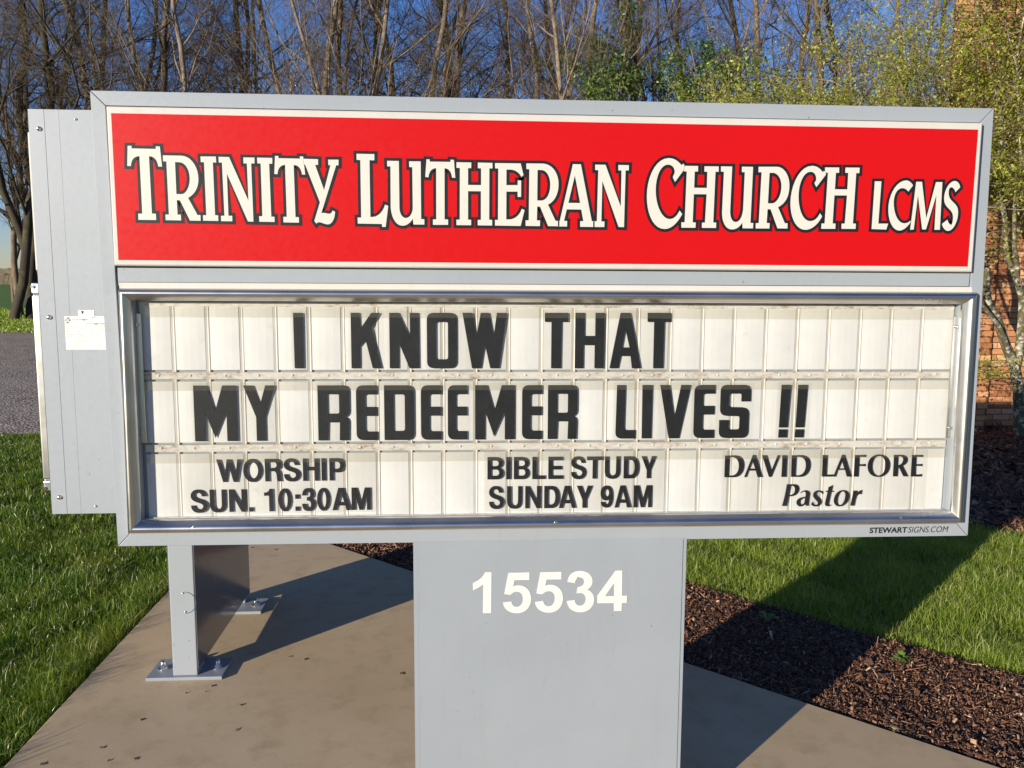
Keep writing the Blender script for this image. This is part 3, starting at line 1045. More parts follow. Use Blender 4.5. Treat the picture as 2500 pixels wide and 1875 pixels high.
for fz in (zr1, zr2):
    for k in range(25):
        x = (xs[k] + xs[k + 1]) / 2 + rg.uniform(-.004, .004)
        ob = link('rivet', rivm, sign)
        ob.location = Vector((x, YB - .0025, fz(x) + .001)) - sign.location
        ob.matrix_parent_inverse = Matrix()
# gas struts beside the tiles
def strut(x, z0, z1, w):
    m = MB()
    m.slab([Vector((x - w, 0, z0)), Vector((x + w, 0, z0)), Vector((x + w, 0, z1)), Vector((x - w, 0, z1))], .012, .016)
    m.cyl((x, .006, z1 - .03), .0045, .006, 'y', 10)
    m.cyl((x, .006, z0 + .03), .0045, .006, 'y', 10)
    o = m.build('support_arm', M['alu'], sign)
    bm_fix(o.data)
    soften(o, .002, 2)
strut(P(343, 900, .02).x, P(343, 1080, .02).z, P(343, 765, .02).z, .0095)
strut(P(2327, 900, .02).x - .004, P(2320, 1068, .02).z, P(2335, 772, .02).z, .0095)
# aluminium door frame: rounded bar swept between outer and inner corners
prof = [(0, .001), (0, -.006), (.04, -.0125), (.12, -.0175), (.24, -.0205), (.38, -.0215), (.50, -.0208), (.62, -.0180), (.76, -.0130), (.88, -.0085), (.97, -.0055), (1, -.004), (1, .001)]
prof = [(t_, y_ * 1.3 if y_ < 0 else y_) for t_, y_ in prof]
def door_bar(o0, o1, i0, i1, screws=()):
    vs_, fs = [], []
    dd = (o1 - o0).normalized() * .0005
    for t_, y in prof:
        a, c2 = o0.lerp(i0, t_) + dd, o1.lerp(i1, t_) - dd
        vs_ += [(a.x, y, a.z), (c2.x, y, c2.z)]
    for i in range(len(prof) - 1):
        fs.append((2 * i, 2 * i + 1, 2 * i + 3, 2 * i + 2))
    fs.append(tuple(range(0, 2 * len(prof), 2)))
    fs.append(tuple(range(1, 2 * len(prof), 2)))
    m = MB()
    m.add(vs_, fs)
    o = m.build('door_frame', M['alu'], sign, smooth=True)
    bm_fix(o.data)
    o.data.set_sharp_from_angle(angle=math.radians(50))
    return o
door_bar(oTL, oTR, wTL, wTR)
door_bar(oTR, oBR, wTR, wBR)
dbot = door_bar(oBR, oBL, wBR, wBL)
door_bar(oBL, oTL, wBL, wTL)
for px, py in ((473.5, 1289), (1357, 1276.5), (2197, 1269)):
    p = P(px, py, -.022)
    m = MB()
    m.lathe((p.x, -.0185, p.z), [(.0068, 0), (.0068, -.005), (.0052, -.0075), (.0026, -.0082), (.0022, -.0060), (0, -.0060)], 14, 'y')
    m.build('screw', M['steel'], dbot, smooth=True)
m = MB()
m.add([(p_.x, .0015, p_.z) for p_ in (wBL, wBR, wTR, wTL)], [(0, 1, 2, 3)])
m.build('door_pane', M['pane'], sign)
# small print on the lower rail
def text_loops(body, offset=0, shear=0, spacing=1.0):
    cu = bpy.data.curves.new('lettering_source', 'FONT')
    cu.body = body
    cu.offset = offset
    cu.shear = shear
    cu.space_character = spacing
    ob = bpy.data.objects.new('lettering_source', cu)
    COL.objects.link(ob)
    dg = bpy.context.evaluated_depsgraph_get()
    me = bpy.data.meshes.new_from_object(ob.evaluated_get(dg))
    v = [(p.co.x, p.co.y) for p in me.vertices]
    f = [tuple(p.vertices) for p in me.polygons]
    bpy.data.objects.remove(ob)
    bpy.data.curves.remove(cu)
    bpy.data.meshes.remove(me)
    return v, f
def text_at(name, body, x0, x1, ytop, ybot, Y, mat, parent, offset=0, shear=0, spacing=1.0, slope=0):
    v, f = text_loops(body, offset, shear, spacing)
    ax, bx_ = min(p[0] for p in v), max(p[0] for p in v)
    ay, by_ = min(p[1] for p in v), max(p[1] for p in v)
    out = []
    for x, y in v:
        u, w = (x - ax) / (bx_ - ax), (y - ay) / (by_ - ay)
        p = P(x0 + (x1 - x0) * u, ybot + (ytop - ybot) * w + slope * u, Y)
        out.append((p.x, Y, p.z))
    m = MB()
    m.add(out, f)
    o = m.build(name, mat, parent)
    bm_fix(o.data)
    return o
text_at('web_address', 'STEWART', 2122.5, 2216, 1288, 1302, -.0008, M['black'], sign, .032, .12, 1.0, -1.5)
text_at('web_address', 'SIGNS.COM', 2216.5, 2316, 1286.2, 1300.6, -.0008, M['black'], sign, 0.0, .28, 1.0, -1.5)

# ---- skirt and posts under the cabinet
sk = [P(1011.5, 1319, 0), P(1671, 1312, 0)]
sx0, sx1 = -.4005, .3845
m = MB()
m.box(sx0, sx1, -.0005, .0025, .03, GZ + .004)
m.build('pole_cover', M['gray_skirt'], sign)
m = MB()
m.box(sx0 + .0, sx1, .100, .103, .03, GZ + .01)
m.build('pole_cover', M['gray_skirt'], sign)
for x in (sx0 + .0008, sx1 - .1008):
    m = MB()
    m.box(x, x + .1, .0030, .0995, .012, GZ + .01)
    soften(m.build('post', M['gray'], sign), .004, 3)
    m = MB()
    m.box(x - .1, x + .2, -.03, .14, 0, .0125)
    m.build('base_plate', M['galv'], sign)
for x in (sx0 + .011, sx1 - .0105):
    m = MB()
    m.box(x, x + .0012, -.0009, -.0004, .03, GZ)
    m.build('cover_seam', M['dark'] if x > 0 else M['gray'], sign)
DIG = ['M232 90 L316 90 L312 614 L206 616 L210 245 C170 275 130 300 78 322 L78 228 C150 200 215 150 232 90 Z',
 'M533 98 L803 92 L802 188 L612 190 L595 273 C620 262 640 258 665 258 C770 262 825 340 825 430 C825 540 750 617 640 617 C540 617 470 560 464 480 L570 465 C580 510 600 535 640 535 C690 535 720 490 720 430 C720 375 690 340 640 340 C610 340 580 355 560 382 L480 370 Z',
 'M945 91 L1215 85 L1214 181 L1024 183 L1007 266 C1032 255 1052 251 1077 251 C1182 255 1235 333 1235 423 C1235 533 1162 610 1052 610 C952 610 882 553 876 473 L978 458 C990 503 1012 528 1052 528 C1102 528 1130 483 1130 423 C1130 368 1102 333 1052 333 C1022 333 992 348 972 373 L892 361 Z',
 'M1293 215 C1300 130 1360 73 1455 73 C1560 73 1615 140 1615 205 C1615 250 1590 290 1545 313 C1605 335 1635 380 1635 440 C1635 540 1555 605 1455 605 C1360 605 1290 550 1285 460 L1385 447 C1392 495 1415 520 1455 520 C1500 520 1528 480 1528 435 C1528 385 1495 355 1455 355 C1440 355 1425 358 1410 363 L1423 280 C1475 280 1507 250 1507 215 C1507 180 1490 157 1455 157 C1415 157 1392 185 1390 230 Z',
 'M1912 70 L1997 68 L1993 393 L2057 393 L2055 483 L1992 483 L1988 586 L1890 588 L1890 485 L1677 488 L1677 392 Z M1893 228 L1892 397 L1775 397 Z']
for s in DIG:
    m = MB()
    fill(m, place(parse(s), win(1140, 1380, .18987, -.0012)), -.0014, -.0006)
    m.build('house_number_digit', M['digit'], sign)
p = P(1140 + 1425 * .18987, 1380 + 160 * .18987, -.0016)
m = MB()
m.cyl((p.x, -.0032, p.z), .002, .0014, 'y', 8)
m.build('rust_spot', M['orange'], sign)

# ------------------------------------------------------------------ letter cards on the tracks (each one lifts off)
YL = YB - .0060
GL = {
 'K': 'M0 0 L57 0 L60 100 L130 0 L186 0 L130 95 L192 350 L135 350 L92 172 L57 214 L57 350 L0 350 Z',
 'N': 'M0 0 L62 0 L130 165 L130 0 L185 0 L187 350 L125 350 L58 185 L58 350 L0 350 Z',
 'O': 'M45 0 L145 0 Q190 0 190 45 L190 305 Q190 350 145 350 L45 350 Q0 350 0 305 L0 45 Q0 0 45 0 Z M72 57 Q57 57 57 72 L57 278 Q57 293 72 293 L118 293 Q133 293 133 278 L133 72 Q133 57 118 57 Z',
 'W': 'M0 0 L62 0 L88 150 L115 0 L170 0 L197 150 L217 0 L280 0 L233 350 L176 350 L142 200 L117 350 L60 350 Z',
 'T': 'M0 0 L147 0 L147 57 L107 57 L105 350 L42 350 L42 57 L0 57 Z',
 'H': 'M0 0 L60 0 L60 145 L127 145 L127 0 L185 0 L182 350 L125 350 L125 203 L55 203 L55 350 L0 350 Z',
 'A': 'M64 0 L127 0 L199 350 L142 350 L132 272 L72 272 L57 350 L0 350 Z M97 105 L125 218 L80 218 Z',
 'I': 'M0 0 L62 0 L60 350 L2 350 Z',
 'M': 'M0 0 L78 0 L122 160 L168 0 L250 0 L250 343 L188 343 L188 160 L120 325 L62 160 L62 343 L0 343 Z',
 'Y': 'M0 0 L63 0 L105 118 L140 0 L200 0 L137 200 L137 350 L77 350 L77 200 Z',
 'R': 'M0 0 L150 0 Q185 0 185 40 L185 160 Q183 190 160 197 Q185 205 183 235 L180 343 L125 343 L128 230 L62 230 L58 343 L0 343 Z M58 55 L58 175 L112 175 Q125 175 125 165 L125 65 Q125 55 115 55 Z',
 'E': 'M45 0 L127 0 L127 57 L70 57 Q55 57 55 70 L55 135 L125 135 L125 192 L55 192 L55 275 Q55 290 70 290 L127 290 L127 345 L45 345 Q0 345 0 300 L0 45 Q0 0 45 0 Z',
 'D': 'M0 0 L145 0 Q188 0 188 45 L188 300 Q188 345 145 345 L0 345 Z M60 57 L60 287 L115 287 Q130 287 130 272 L130 72 Q130 57 115 57 Z',
 'L': 'M5 0 L60 0 L57 270 Q57 285 72 285 L125 285 L125 340 L42 340 Q0 340 0 300 Z',
 'V': 'M0 0 L60 0 L92 205 L130 0 L190 0 L125 340 L60 340 Z',
 'S': 'M45 0 L150 0 Q190 0 190 42 L190 105 L133 105 L133 68 Q133 55 120 55 L70 55 Q58 55 58 68 L58 125 Q58 140 75 140 L140 142 Q182 145 182 185 L182 292 Q182 337 140 337 L45 337 Q2 337 2 295 L2 222 L60 222 L60 268 Q60 282 73 282 L112 282 Q125 282 125 268 L125 210 Q125 198 112 198 L45 196 Q5 194 5 150 L5 42 Q5 0 45 0 Z',
 '!': 'M8 0 L69 0 L57 272 L2 272 Z M2 284 L57 284 L55 337 L0 337 Z',
}
def z4(x): return x * .38586
def z5(x): return 830 + x * .38587
def z6(x): return 1660 + x * .38587
ROW1 = (763.5, 899.0)
def ytop2(x): return 941.0 - (x - 480) * .0012
def ybot2(x): return 1077.0 - (x - 480) * .0062
CARDS = [
 ('I', z4(1858), z4(1920), 1, 'black letter I on a clear card, alone at the start of the top line'),
 ('K', z5(70), z5(262), 1, 'black letter K on a clear card, first letter of KNOW'),
 ('N', z5(313), z5(500), 1, 'black letter N on a clear card, second letter of KNOW'),
 ('O', z5(550), z5(740), 1, 'black letter O on a clear card between N and W'),
 ('W', z5(775), z5(1055), 1, 'wide black letter W on a clear card, end of KNOW'),
 ('T', z5(1295), z5(1442), 1, 'black letter T on a clear card at the start of THAT'),
 ('H', z5(1487), z5(1672), 1, 'black letter H on a clear card, second letter of THAT'),
 ('A', z5(1708), z5(1907), 1, 'black letter A on a clear card between H and T'),
 ('T', z5(1943), z5(2090), 1, 'black letter T on a clear card at the end of THAT'),
 ('M', z4(1228), z4(1500), 2, 'wide black letter M on a clear card starting the word MY'),
 ('Y', z4(1543), z4(1742), 2, 'black letter Y on a clear card, last letter of MY'),
 ('R', 776, z5(60), 2, 'black letter R on a clear card at the start of REDEEMER'),
 ('E', z5(103), z5(235), 2, 'black letter E on a clear card between the R and the D of REDEEMER'),
 ('D', z5(280), z5(468), 2, 'black letter D on a clear card, third letter of REDEEMER'),
 ('E', z5(512), z5(640), 2, 'black letter E on a clear card just right of the D of REDEEMER'),
 ('E', z5(682), z5(805), 2, 'black letter E on a clear card just left of the M of REDEEMER'),
 ('M', z5(855), z5(1105), 2, 'wide black letter M on a clear card in the middle of REDEEMER'),
 ('E', z5(1152), z5(1278), 2, 'black letter E on a clear card between the M and last R of REDEEMER'),
 ('R', z5(1315), z5(1502), 2, 'black letter R on a clear card at the end of REDEEMER'),
 ('L', z5(1745), z5(1870), 2, 'black letter L on a clear card at the start of LIVES'),
 ('I', z5(1910), z5(1975), 2, 'black letter I on a clear card, second letter of LIVES'),
 ('V', z5(2022), z6(65), 2, 'black letter V on a clear card, middle letter of LIVES'),
 ('E', z6(88), z6(220), 2, 'black letter E on a clear card between V and S of LIVES'),
 ('S', z6(250), z6(445), 2, 'black letter S on a clear card at the end of LIVES'),
 ('!', z6(628), z6(697), 2, 'first of two black exclamation marks, next to the word LIVES'),
 ('!', z6(733), z6(803), 2, 'last black exclamation mark at the end of the second line'),
]
def card(name, x0, x1, y0, y1, label, cat, loops_list, group=None):
    """a clear plate with black print; x0.. in survey pixels"""
    pa, pb = P(x0, (y0 + y1) / 2, YL), P(x1, (y0 + y1) / 2, YL)
    pt, pbm = P((x0 + x1) / 2, y0, YL), P((x0 + x1) / 2, y1, YL)
    root = empty(name, ((pa.x + pb.x) / 2, YL + .0012, pbm.z), label, cat, group)
    m = MB()
    q = [Vector((pa.x, 0, pbm.z)), Vector((pb.x, 0, pbm.z)), Vector((pb.x, 0, pt.z)), Vector((pa.x, 0, pt.z))]
    m.add([(p_.x, YL + .0006, p_.z) for p_ in q], [(0, 1, 2, 3)])
    o = m.build('clear_card', M['card'], root)
    bm_fix(o.data)
    for lp in loops_list:
        g = MB()
        fill(g, lp, YL - .0002, YL + .0003)
        g.build('printed_letter', M['letterblack'], root)
    return root
for g, x0, x1, row, lab in CARDS:
    lp = parse(GL[g])
    if row == 1:
        ya, yb_ = ROW1
    else:
        ya, yb_ = ytop2(x0), ybot2(x0)
    cw = 7.5
    card('letter_card', x0 - cw, x1 + cw, ya - 6, yb_ + 8.5, lab, 'letter', [fit(lp, x0, x1, ya, yb_, YL)], 'letter cards on the copy board')

# service time cards
HV = {
 'W': 'M400 98 L445 98 L490 270 L514 97 L562 97 L607 270 L630 97 L670 97 L625 348 L582 348 L537 170 L510 348 L468 348 Z',
 'O': 'E 105 133 105 133 E 105 133 60 92',
 'R': 'M932 92 L1060 92 C1095 92 1112 125 1112 155 C1112 190 1100 205 1080 213 C1105 225 1105 260 1107 290 C1108 320 1110 330 1117 342 L1070 342 C1062 325 1062 300 1060 275 C1058 240 1045 228 1020 228 L980 230 L980 342 L935 342 L932 92 Z M977 130 L978 193 L1030 192 C1050 192 1063 180 1063 160 C1063 145 1055 130 1035 130 Z',
 'S': 'M1305 160 L1262 160 C1258 130 1240 120 1220 120 C1195 120 1185 135 1187 150 C1190 175 1220 180 1255 192 C1300 208 1318 235 1318 265 C1318 315 1280 346 1230 346 C1180 346 1142 320 1142 262 L1187 260 C1190 290 1205 305 1232 305 C1258 305 1272 290 1272 270 C1270 245 1240 238 1205 226 C1165 212 1142 190 1142 155 C1142 110 1180 82 1222 82 C1270 82 1303 110 1305 160 Z',
 'H': 'M0 0 L43 0 L43 92 L127 92 L127 0 L170 0 L170 248 L127 248 L127 132 L43 132 L43 248 L0 248 Z',
 'I': 'M0 0 L44 0 L44 248 L0 248 Z',
 'P': 'M0 0 L97 0 C142 3 164 38 164 80 C164 128 137 158 92 158 L44 158 L44 248 L0 248 Z M44 40 L44 118 L79 118 C107 118 119 103 119 80 C119 58 107 42 82 40 Z',
 'U': 'M0 0 L45 0 L47 168 C48 205 62 220 88 220 C114 220 128 205 129 168 L130 0 L175 0 L175 170 C175 230 142 260 88 260 C33 260 2 230 0 170 Z',
 'N': 'M0 0 L47 0 L135 172 L135 0 L180 0 L180 250 L133 250 L45 80 L45 250 L0 250 Z',
 '.': 'M0 0 L44 0 L44 48 L0 48 Z',
 ':': 'M0 0 L44 0 L44 48 L0 48 Z M0 130 L44 130 L44 178 L0 178 Z',
 '1': 'M0 40 C35 40 55 27 60 0 L93 0 L97 242 L53 242 L53 74 L0 74 Z',
 '0': 'E 72 127 72 127 E 72 127 30 90',
 '3': 'M3 80 C3 30 28 0 68 0 C108 0 133 25 133 65 C133 90 123 105 108 113 C133 125 143 145 143 172 C143 220 113 248 70 248 C26 248 0 220 0 168 L43 168 C43 195 53 210 70 210 C88 210 98 195 98 175 C98 150 86 135 58 135 L53 135 L53 98 L58 98 C83 98 91 85 91 68 C91 50 83 38 68 38 C51 38 43 50 43 80 Z',
 'A': 'M67 0 L123 0 L200 248 L152 248 L139 196 L57 196 L45 248 L0 248 Z M95 50 L69 156 L128 156 Z',
 'M': 'M0 0 L60 0 L104 162 L147 0 L209 0 L209 248 L167 248 L167 75 L125 248 L84 248 L42 75 L42 248 L0 248 Z',
 'B': 'M0 0 L52 0 C82 2 97 15 97 37 C97 55 89 65 77 69 C92 75 100 87 100 105 C100 130 82 143 52 143 L0 143 Z M25 23 L25 58 L52 58 C63 58 71 53 71 41 C71 33 67 24 52 23 Z M25 80 L25 119 L53 119 C67 119 74 113 74 100 C74 90 69 81 55 80 Z',
 'L': 'M0 0 L26 0 L26 118 L80 118 L80 142 L0 142 Z',
 'E': 'M0 0 L90 0 L90 24 L26 24 L26 58 L84 58 L84 82 L26 82 L26 118 L92 118 L92 142 L0 142 Z',
 'T': 'M0 0 L98 0 L98 24 L62 24 L62 142 L36 142 L36 24 L0 24 Z',
 'D': 'M0 0 L50 0 C80 2 97 30 97 70 C97 115 80 140 48 142 L0 142 Z M26 24 L26 118 L46 118 C62 116 70 102 70 70 C70 42 62 26 46 24 Z',
 'Y': 'M0 0 L30 0 L49 58 L66 0 L95 0 L61 90 L61 142 L35 142 L35 90 Z',
 '9': 'M2 105 L28 103 C30 115 34 120 42 120 C52 118 56 105 57 85 C50 93 43 96 35 96 C12 96 0 75 0 48 C0 20 15 0 40 0 C68 0 82 25 82 68 C82 115 68 142 40 142 C18 142 4 128 2 105 Z E 41 47 15 24',
}
def sx(x): return 440 + x * .22152
def sy(y): return 1100 + y * .22152
def line(items, fx, fy, slope_top, slope_bot):
    """items: (char, x0, x1[, y0, y1]) ; slope: functions of x giving cap top and base in zoom units"""
    out = []
    for it in items:
        ch, x0, x1 = it[:3]
        xm = (x0 + x1) / 2
        t_, b_ = slope_top(xm), slope_bot(xm)
        if len(it) > 3:
            t_, b_ = t_ + it[3], b_ + it[4]
        out.append(fit(parse(HV[ch]), fx(x0), fx(x1), fy(t_), fy(b_), YL))
    return out
L1 = line([('W', 400, 672), ('O', 693, 903, -4, 5), ('R', 932, 1117), ('S', 1141, 1320, -4, 5), ('H', 1352, 1525), ('I', 1556, 1603), ('P', 1644, 1807)],
          sx, sy, lambda x: 98 - (x - 400) * .0115, lambda x: 349 - (x - 400) * .0145)
L2 = line([('S', 117, 299, -4, 5), ('U', 326, 503, 0, 4), ('N', 538, 722), ('.', 760, 804, 200, 0), ('1', 925, 1024), ('0', 1080, 1226, -3, 4),
           (':', 1268, 1314, 66, 0), ('3', 1342, 1486, -3, 4), ('0', 1507, 1650, -3, 4), ('A', 1675, 1880), ('M', 1888, 2098)],
          sx, sy, lambda x: 434 - (x - 117) * .0145, lambda x: 684 - (x - 117) * .0160)
card('service_time_card', 447.6, 919, 1107, 1253, 'clear card printed WORSHIP SUN. 10:30AM, lower left of the copy board', 'letter card', L1 + L2)
t5 = lambda y: 620 + y * .38587
L3 = line([('B', 933, 1033), ('I', 1052, 1078), ('B', 1100, 1198), ('L', 1217, 1299), ('E', 1318, 1411), ('S', 1462, 1558, -2, 3), ('T', 1562, 1661), ('U', 1675, 1772, 0, 2),
           ('D', 1795, 1891), ('Y', 1906, 2001)], z5, t5, lambda x: 1285 - (x - 933) * .006, lambda x: 1427 - (x - 933) * .0075)
L4 = line([('S', 943, 1036, -2, 3), ('U', 1057, 1151, 0, 2), ('N', 1172, 1270), ('D', 1292, 1389), ('A', 1385, 1494), ('Y', 1497, 1598), ('9', 1648, 1727), ('A', 1738, 1842), ('M', 1858, 1973)],
          z5, t5, lambda x: 1470 - (x - 943) * .007, lambda x: 1612 - (x - 943) * .009)
card('service_time_card', 1181, 1620, 1102, 1247, 'clear card printed BIBLE STUDY SUNDAY 9AM, bottom row centre', 'letter card', L3 + L4)
J_, K_ = (1750, 1095, .12206), (1990, 1095, .12658)
PASTOR = [
 (J_, 'M165 138 C230 145 330 132 390 136 C500 145 545 230 545 330 C545 470 460 580 320 575 L150 575 Z M253 170 L235 540 L270 540 C390 545 440 460 440 340 C440 250 400 175 300 170 Z'),
 (J_, 'M722 126 L775 126 L912 572 L815 572 L778 442 L640 442 L595 572 L545 572 Z M717 252 L658 400 L765 400 Z'),
 (J_, 'M905 133 L1002 133 L1092 440 L1218 133 L1270 133 L1090 568 L1040 568 Z'),
 (J_, 'M1308 133 L1408 133 C1400 260 1392 400 1390 568 L1290 568 C1302 400 1310 260 1308 133 Z'),
 (J_, 'M1500 133 C1560 140 1640 126 1710 130 C1830 140 1875 220 1875 320 C1875 460 1790 570 1660 567 L1485 567 Z M1592 165 L1572 533 L1620 535 C1720 537 1780 450 1780 330 C1780 240 1740 170 1640 165 Z'),
 (K_, 'M148 125 L240 125 L218 500 C260 502 300 500 347 497 L345 542 L130 542 Z'),
 (K_, 'M522 118 L573 118 L700 542 L610 542 L578 412 L440 412 L402 542 L350 542 Z M520 240 L462 383 L560 383 Z'),
 (K_, 'M768 125 C840 128 910 124 983 120 L980 168 C940 162 895 160 855 160 L848 302 C890 304 930 300 972 296 L965 345 C930 338 890 337 845 337 L835 542 L745 542 Z'),
 (K_, 'M1240 112 C1370 112 1445 200 1445 310 C1445 450 1350 548 1215 548 C1090 548 1012 470 1012 350 C1012 210 1110 112 1240 112 Z M1235 143 C1150 143 1103 240 1103 350 C1103 450 1150 520 1220 520 C1310 520 1355 420 1355 310 C1355 210 1310 143 1235 143 Z'),
 (K_, 'M1522 120 C1570 124 1620 118 1680 120 C1750 125 1785 165 1783 215 C1780 270 1740 310 1692 330 L1795 538 L1702 538 L1605 340 L1590 538 L1500 538 Z M1605 152 L1597 322 C1650 315 1692 280 1698 220 C1700 190 1690 158 1640 152 Z'),
 (K_, 'M1872 122 C1940 124 2010 124 2082 120 L2078 167 C2040 160 1995 158 1952 158 L1945 300 C1985 302 2025 300 2068 294 L2063 342 C2025 336 1985 334 1942 334 L1937 498 C1980 500 2020 497 2060 490 L2055 540 L1845 540 Z'),
 (J_, 'M1400 713 C1460 718 1510 708 1560 713 C1620 720 1648 760 1645 810 C1640 900 1560 965 1440 955 L1393 1150 L1303 1150 C1350 1000 1380 850 1400 713 Z M1480 745 L1443 925 C1520 935 1560 890 1562 820 C1562 780 1545 750 1510 745 Z'),
 (J_, 'M1668 895 C1680 860 1740 830 1790 835 C1850 842 1862 880 1860 910 L1835 1100 C1832 1125 1838 1135 1848 1140 L1800 1148 C1780 1140 1762 1125 1765 1105 C1740 1140 1700 1162 1660 1160 C1610 1150 1590 1110 1592 1070 C1600 1000 1690 970 1770 965 C1785 920 1785 868 1745 862 C1710 862 1690 875 1680 890 Z M1765 990 C1700 1000 1668 1030 1668 1070 C1668 1100 1680 1118 1705 1118 C1735 1112 1750 1090 1755 1060 Z'),
 (J_, 'M2105 920 C2100 885 2070 862 2030 865 C2000 870 1988 890 1992 915 C2000 960 2095 1000 2095 1060 C2095 1120 2040 1160 1970 1160 C1930 1158 1900 1140 1885 1120 L1912 1060 C1925 1105 1950 1130 1985 1128 C2015 1122 2025 1100 2020 1080 C2005 1040 1930 1000 1925 940 C1925 870 1980 835 2040 835 C2080 838 2110 850 2123 868 Z'),
 (K_, 'M345 705 L320 815 L363 815 L355 838 L312 838 L268 1040 C260 1075 265 1092 290 1090 C300 1088 308 1085 315 1080 C300 1105 270 1115 240 1115 C205 1113 185 1095 190 1050 L240 838 L200 838 L205 815 L245 812 L258 745 Z'),
 (K_, 'M545 800 C620 800 655 850 655 905 C655 1020 570 1118 465 1118 C390 1115 358 1060 360 1000 C365 890 445 800 545 800 Z M530 825 C470 835 432 930 432 1020 C435 1065 450 1090 475 1090 C540 1085 582 980 582 890 C580 850 560 825 530 825 Z'),
 (K_, 'M740 812 L815 810 L800 875 C825 830 865 802 910 800 L895 885 C870 870 835 875 812 905 C790 940 770 1010 758 1103 L680 1103 Z'),
]
card('pastor_name_card', 1762, 2262, 1099, 1243, 'clear card with the pastor name line, lower right of the copy board', 'letter card',
     [place(parse(s), win(w_[0], w_[1], w_[2], YL)) for w_, s in PASTOR])

# ------------------------------------------------------------------ the second sign, end on to the viewer
s2 = empty('side_sign', (-1.38, 1.5, 0), 'grey second sign seen end on, with bolted end cap and makers sticker', 'sign')
Y2 = .30
cx0, cx1, cz0, cz1 = -1.5255, -1.235, GZ + .016, GZ + 1.230
m = MB()
m.box(cx0 + .002, cx1, Y2 + .003, Y2 + 2.44, cz0 + .002, cz1 - .002)
m.build('cabinet', M['gray'], s2)
edge = [cx0, P(40 + 495 * .1356, 180 + 700 * .1356, Y2).x, P(40 + 757 * .1356, 180 + 700 * .1356, Y2).x, P(40 + 1078 * .1356, 180 + 700 * .1356, Y2).x, cx1]
for i in range(4):
    m = MB()
    m.box(edge[i] + (0 if i == 0 else (.0003 if i == 1 else 0)), edge[i + 1] - (.0003 if i == 0 else 0), Y2 - (.0008, 0, -.0004, .0004)[i], Y2 + .0028, cz0, cz1)
    m.build('end_panel', M['gray'], s2)
for px, py, r in ((95.5, 314.5, .0058), (120.5, 774.5, .0058), (145.5, 1214, .0058), (185, 291, .003), (233.5, 1235.5, .003)):
    p = P(px, py, Y2)
    m = MB()
    m.lathe((p.x, Y2 - .001, p.z), [(r * 1.25, 0), (r * 1.25, -r * .2), (r, -r * .25), (r, -r * .9), (r * .7, -r * 1.15), (0, -r * 1.2)], 10, 'y')
    m.build('bolt', M['steel'], s2, smooth=True)
# faces on its far side, seen edge on
m = MB()
m.box(cx0 - .0085, cx0 + .001, Y2 + .006, Y2 + 2.39, P(72, 660, Y2 + .006).z, P(72, 322, Y2 + .006).z)
soften(m.build('name_panel', M['cream'], s2), .003, 2)
ztop, zbot = P(76, 690, Y2 + .006).z, P(106, 1201, Y2 + .006).z
for z0, z1, y0, y1 in ((ztop - .036, ztop, Y2 + .006, Y2 + 2.41), (zbot, zbot + .036, Y2 + .006, Y2 + 2.41)):
    m = MB()
    m.box(cx0 - .0265, cx0 + .001, y0, y1, z0, z1)
    soften(m.build('door_frame', M['alu'], s2), .006, 3)
for y0 in (Y2 + .006, Y2 + 2.374):
    m = MB()
    m.box(cx0 - .0262, cx0 + .001, y0, y0 + .036, zbot + .0365, ztop - .0365)
    soften(m.build('door_frame', M['alu'], s2), .006, 3)
m = MB()
m.box(cx0 - .006, cx0 + .001, Y2 + .066, Y2 + 2.373, zbot + .036, ztop - .036)
m.build('door_pane', M['cream'], s2)
for z in (ztop - .012, zbot + .012):
    m = MB()
    m.cyl((cx0 - .0195, Y2 + .0055, z), .005, -.004, 'y', 12)
    bm_fix(m.build('screw', M['steel'], s2).data)
# maker's sticker
m = MB()
q0, q1 = P(157.5, 772, Y2), P(262, 853.5, Y2)
t0, t1 = P(190.6, 757, Y2), P(231, 773, Y2)
m.box(q0.x, q1.x + .012, Y2 - .0013, Y2 - .0010, q1.z, q0.z)
m.box(t0.x, t1.x, Y2 - .0013, Y2 - .0010, q0.z + .0001, t0.z)
stk = m.build('sticker', M['digit'], s2)
for o in (stk,):
    bm_fix(o.data)
t_ = NT('grey_print')
t_.col((.30, .29, .27))
M['print'] = t_.m
K = 120 / 1659
def sk_(x, y): return (150 + x * K, 740 + y * K)
def stxt(body, x0, x1, y0, y1, mat, off=0):
    a, c2 = sk_(x0, y0), sk_(x1, y1)
    text_at('sticker_print', body, a[0], c2[0], a[1], c2[1], Y2 - .0016, mat, stk, off)
stxt('stewart', 350, 660, 530, 575, M['print'])
stxt('signs', 670, 880, 530, 590, M['letterblack'], .01)
stxt('stewart', 775, 1070, 670, 715, M['print'])
stxt('signs.com', 1085, 1500, 665, 735, M['letterblack'], .01)
stxt('800', 1010, 1140, 462, 510, M['print'])
rg = random.Random(4)
m = MB()
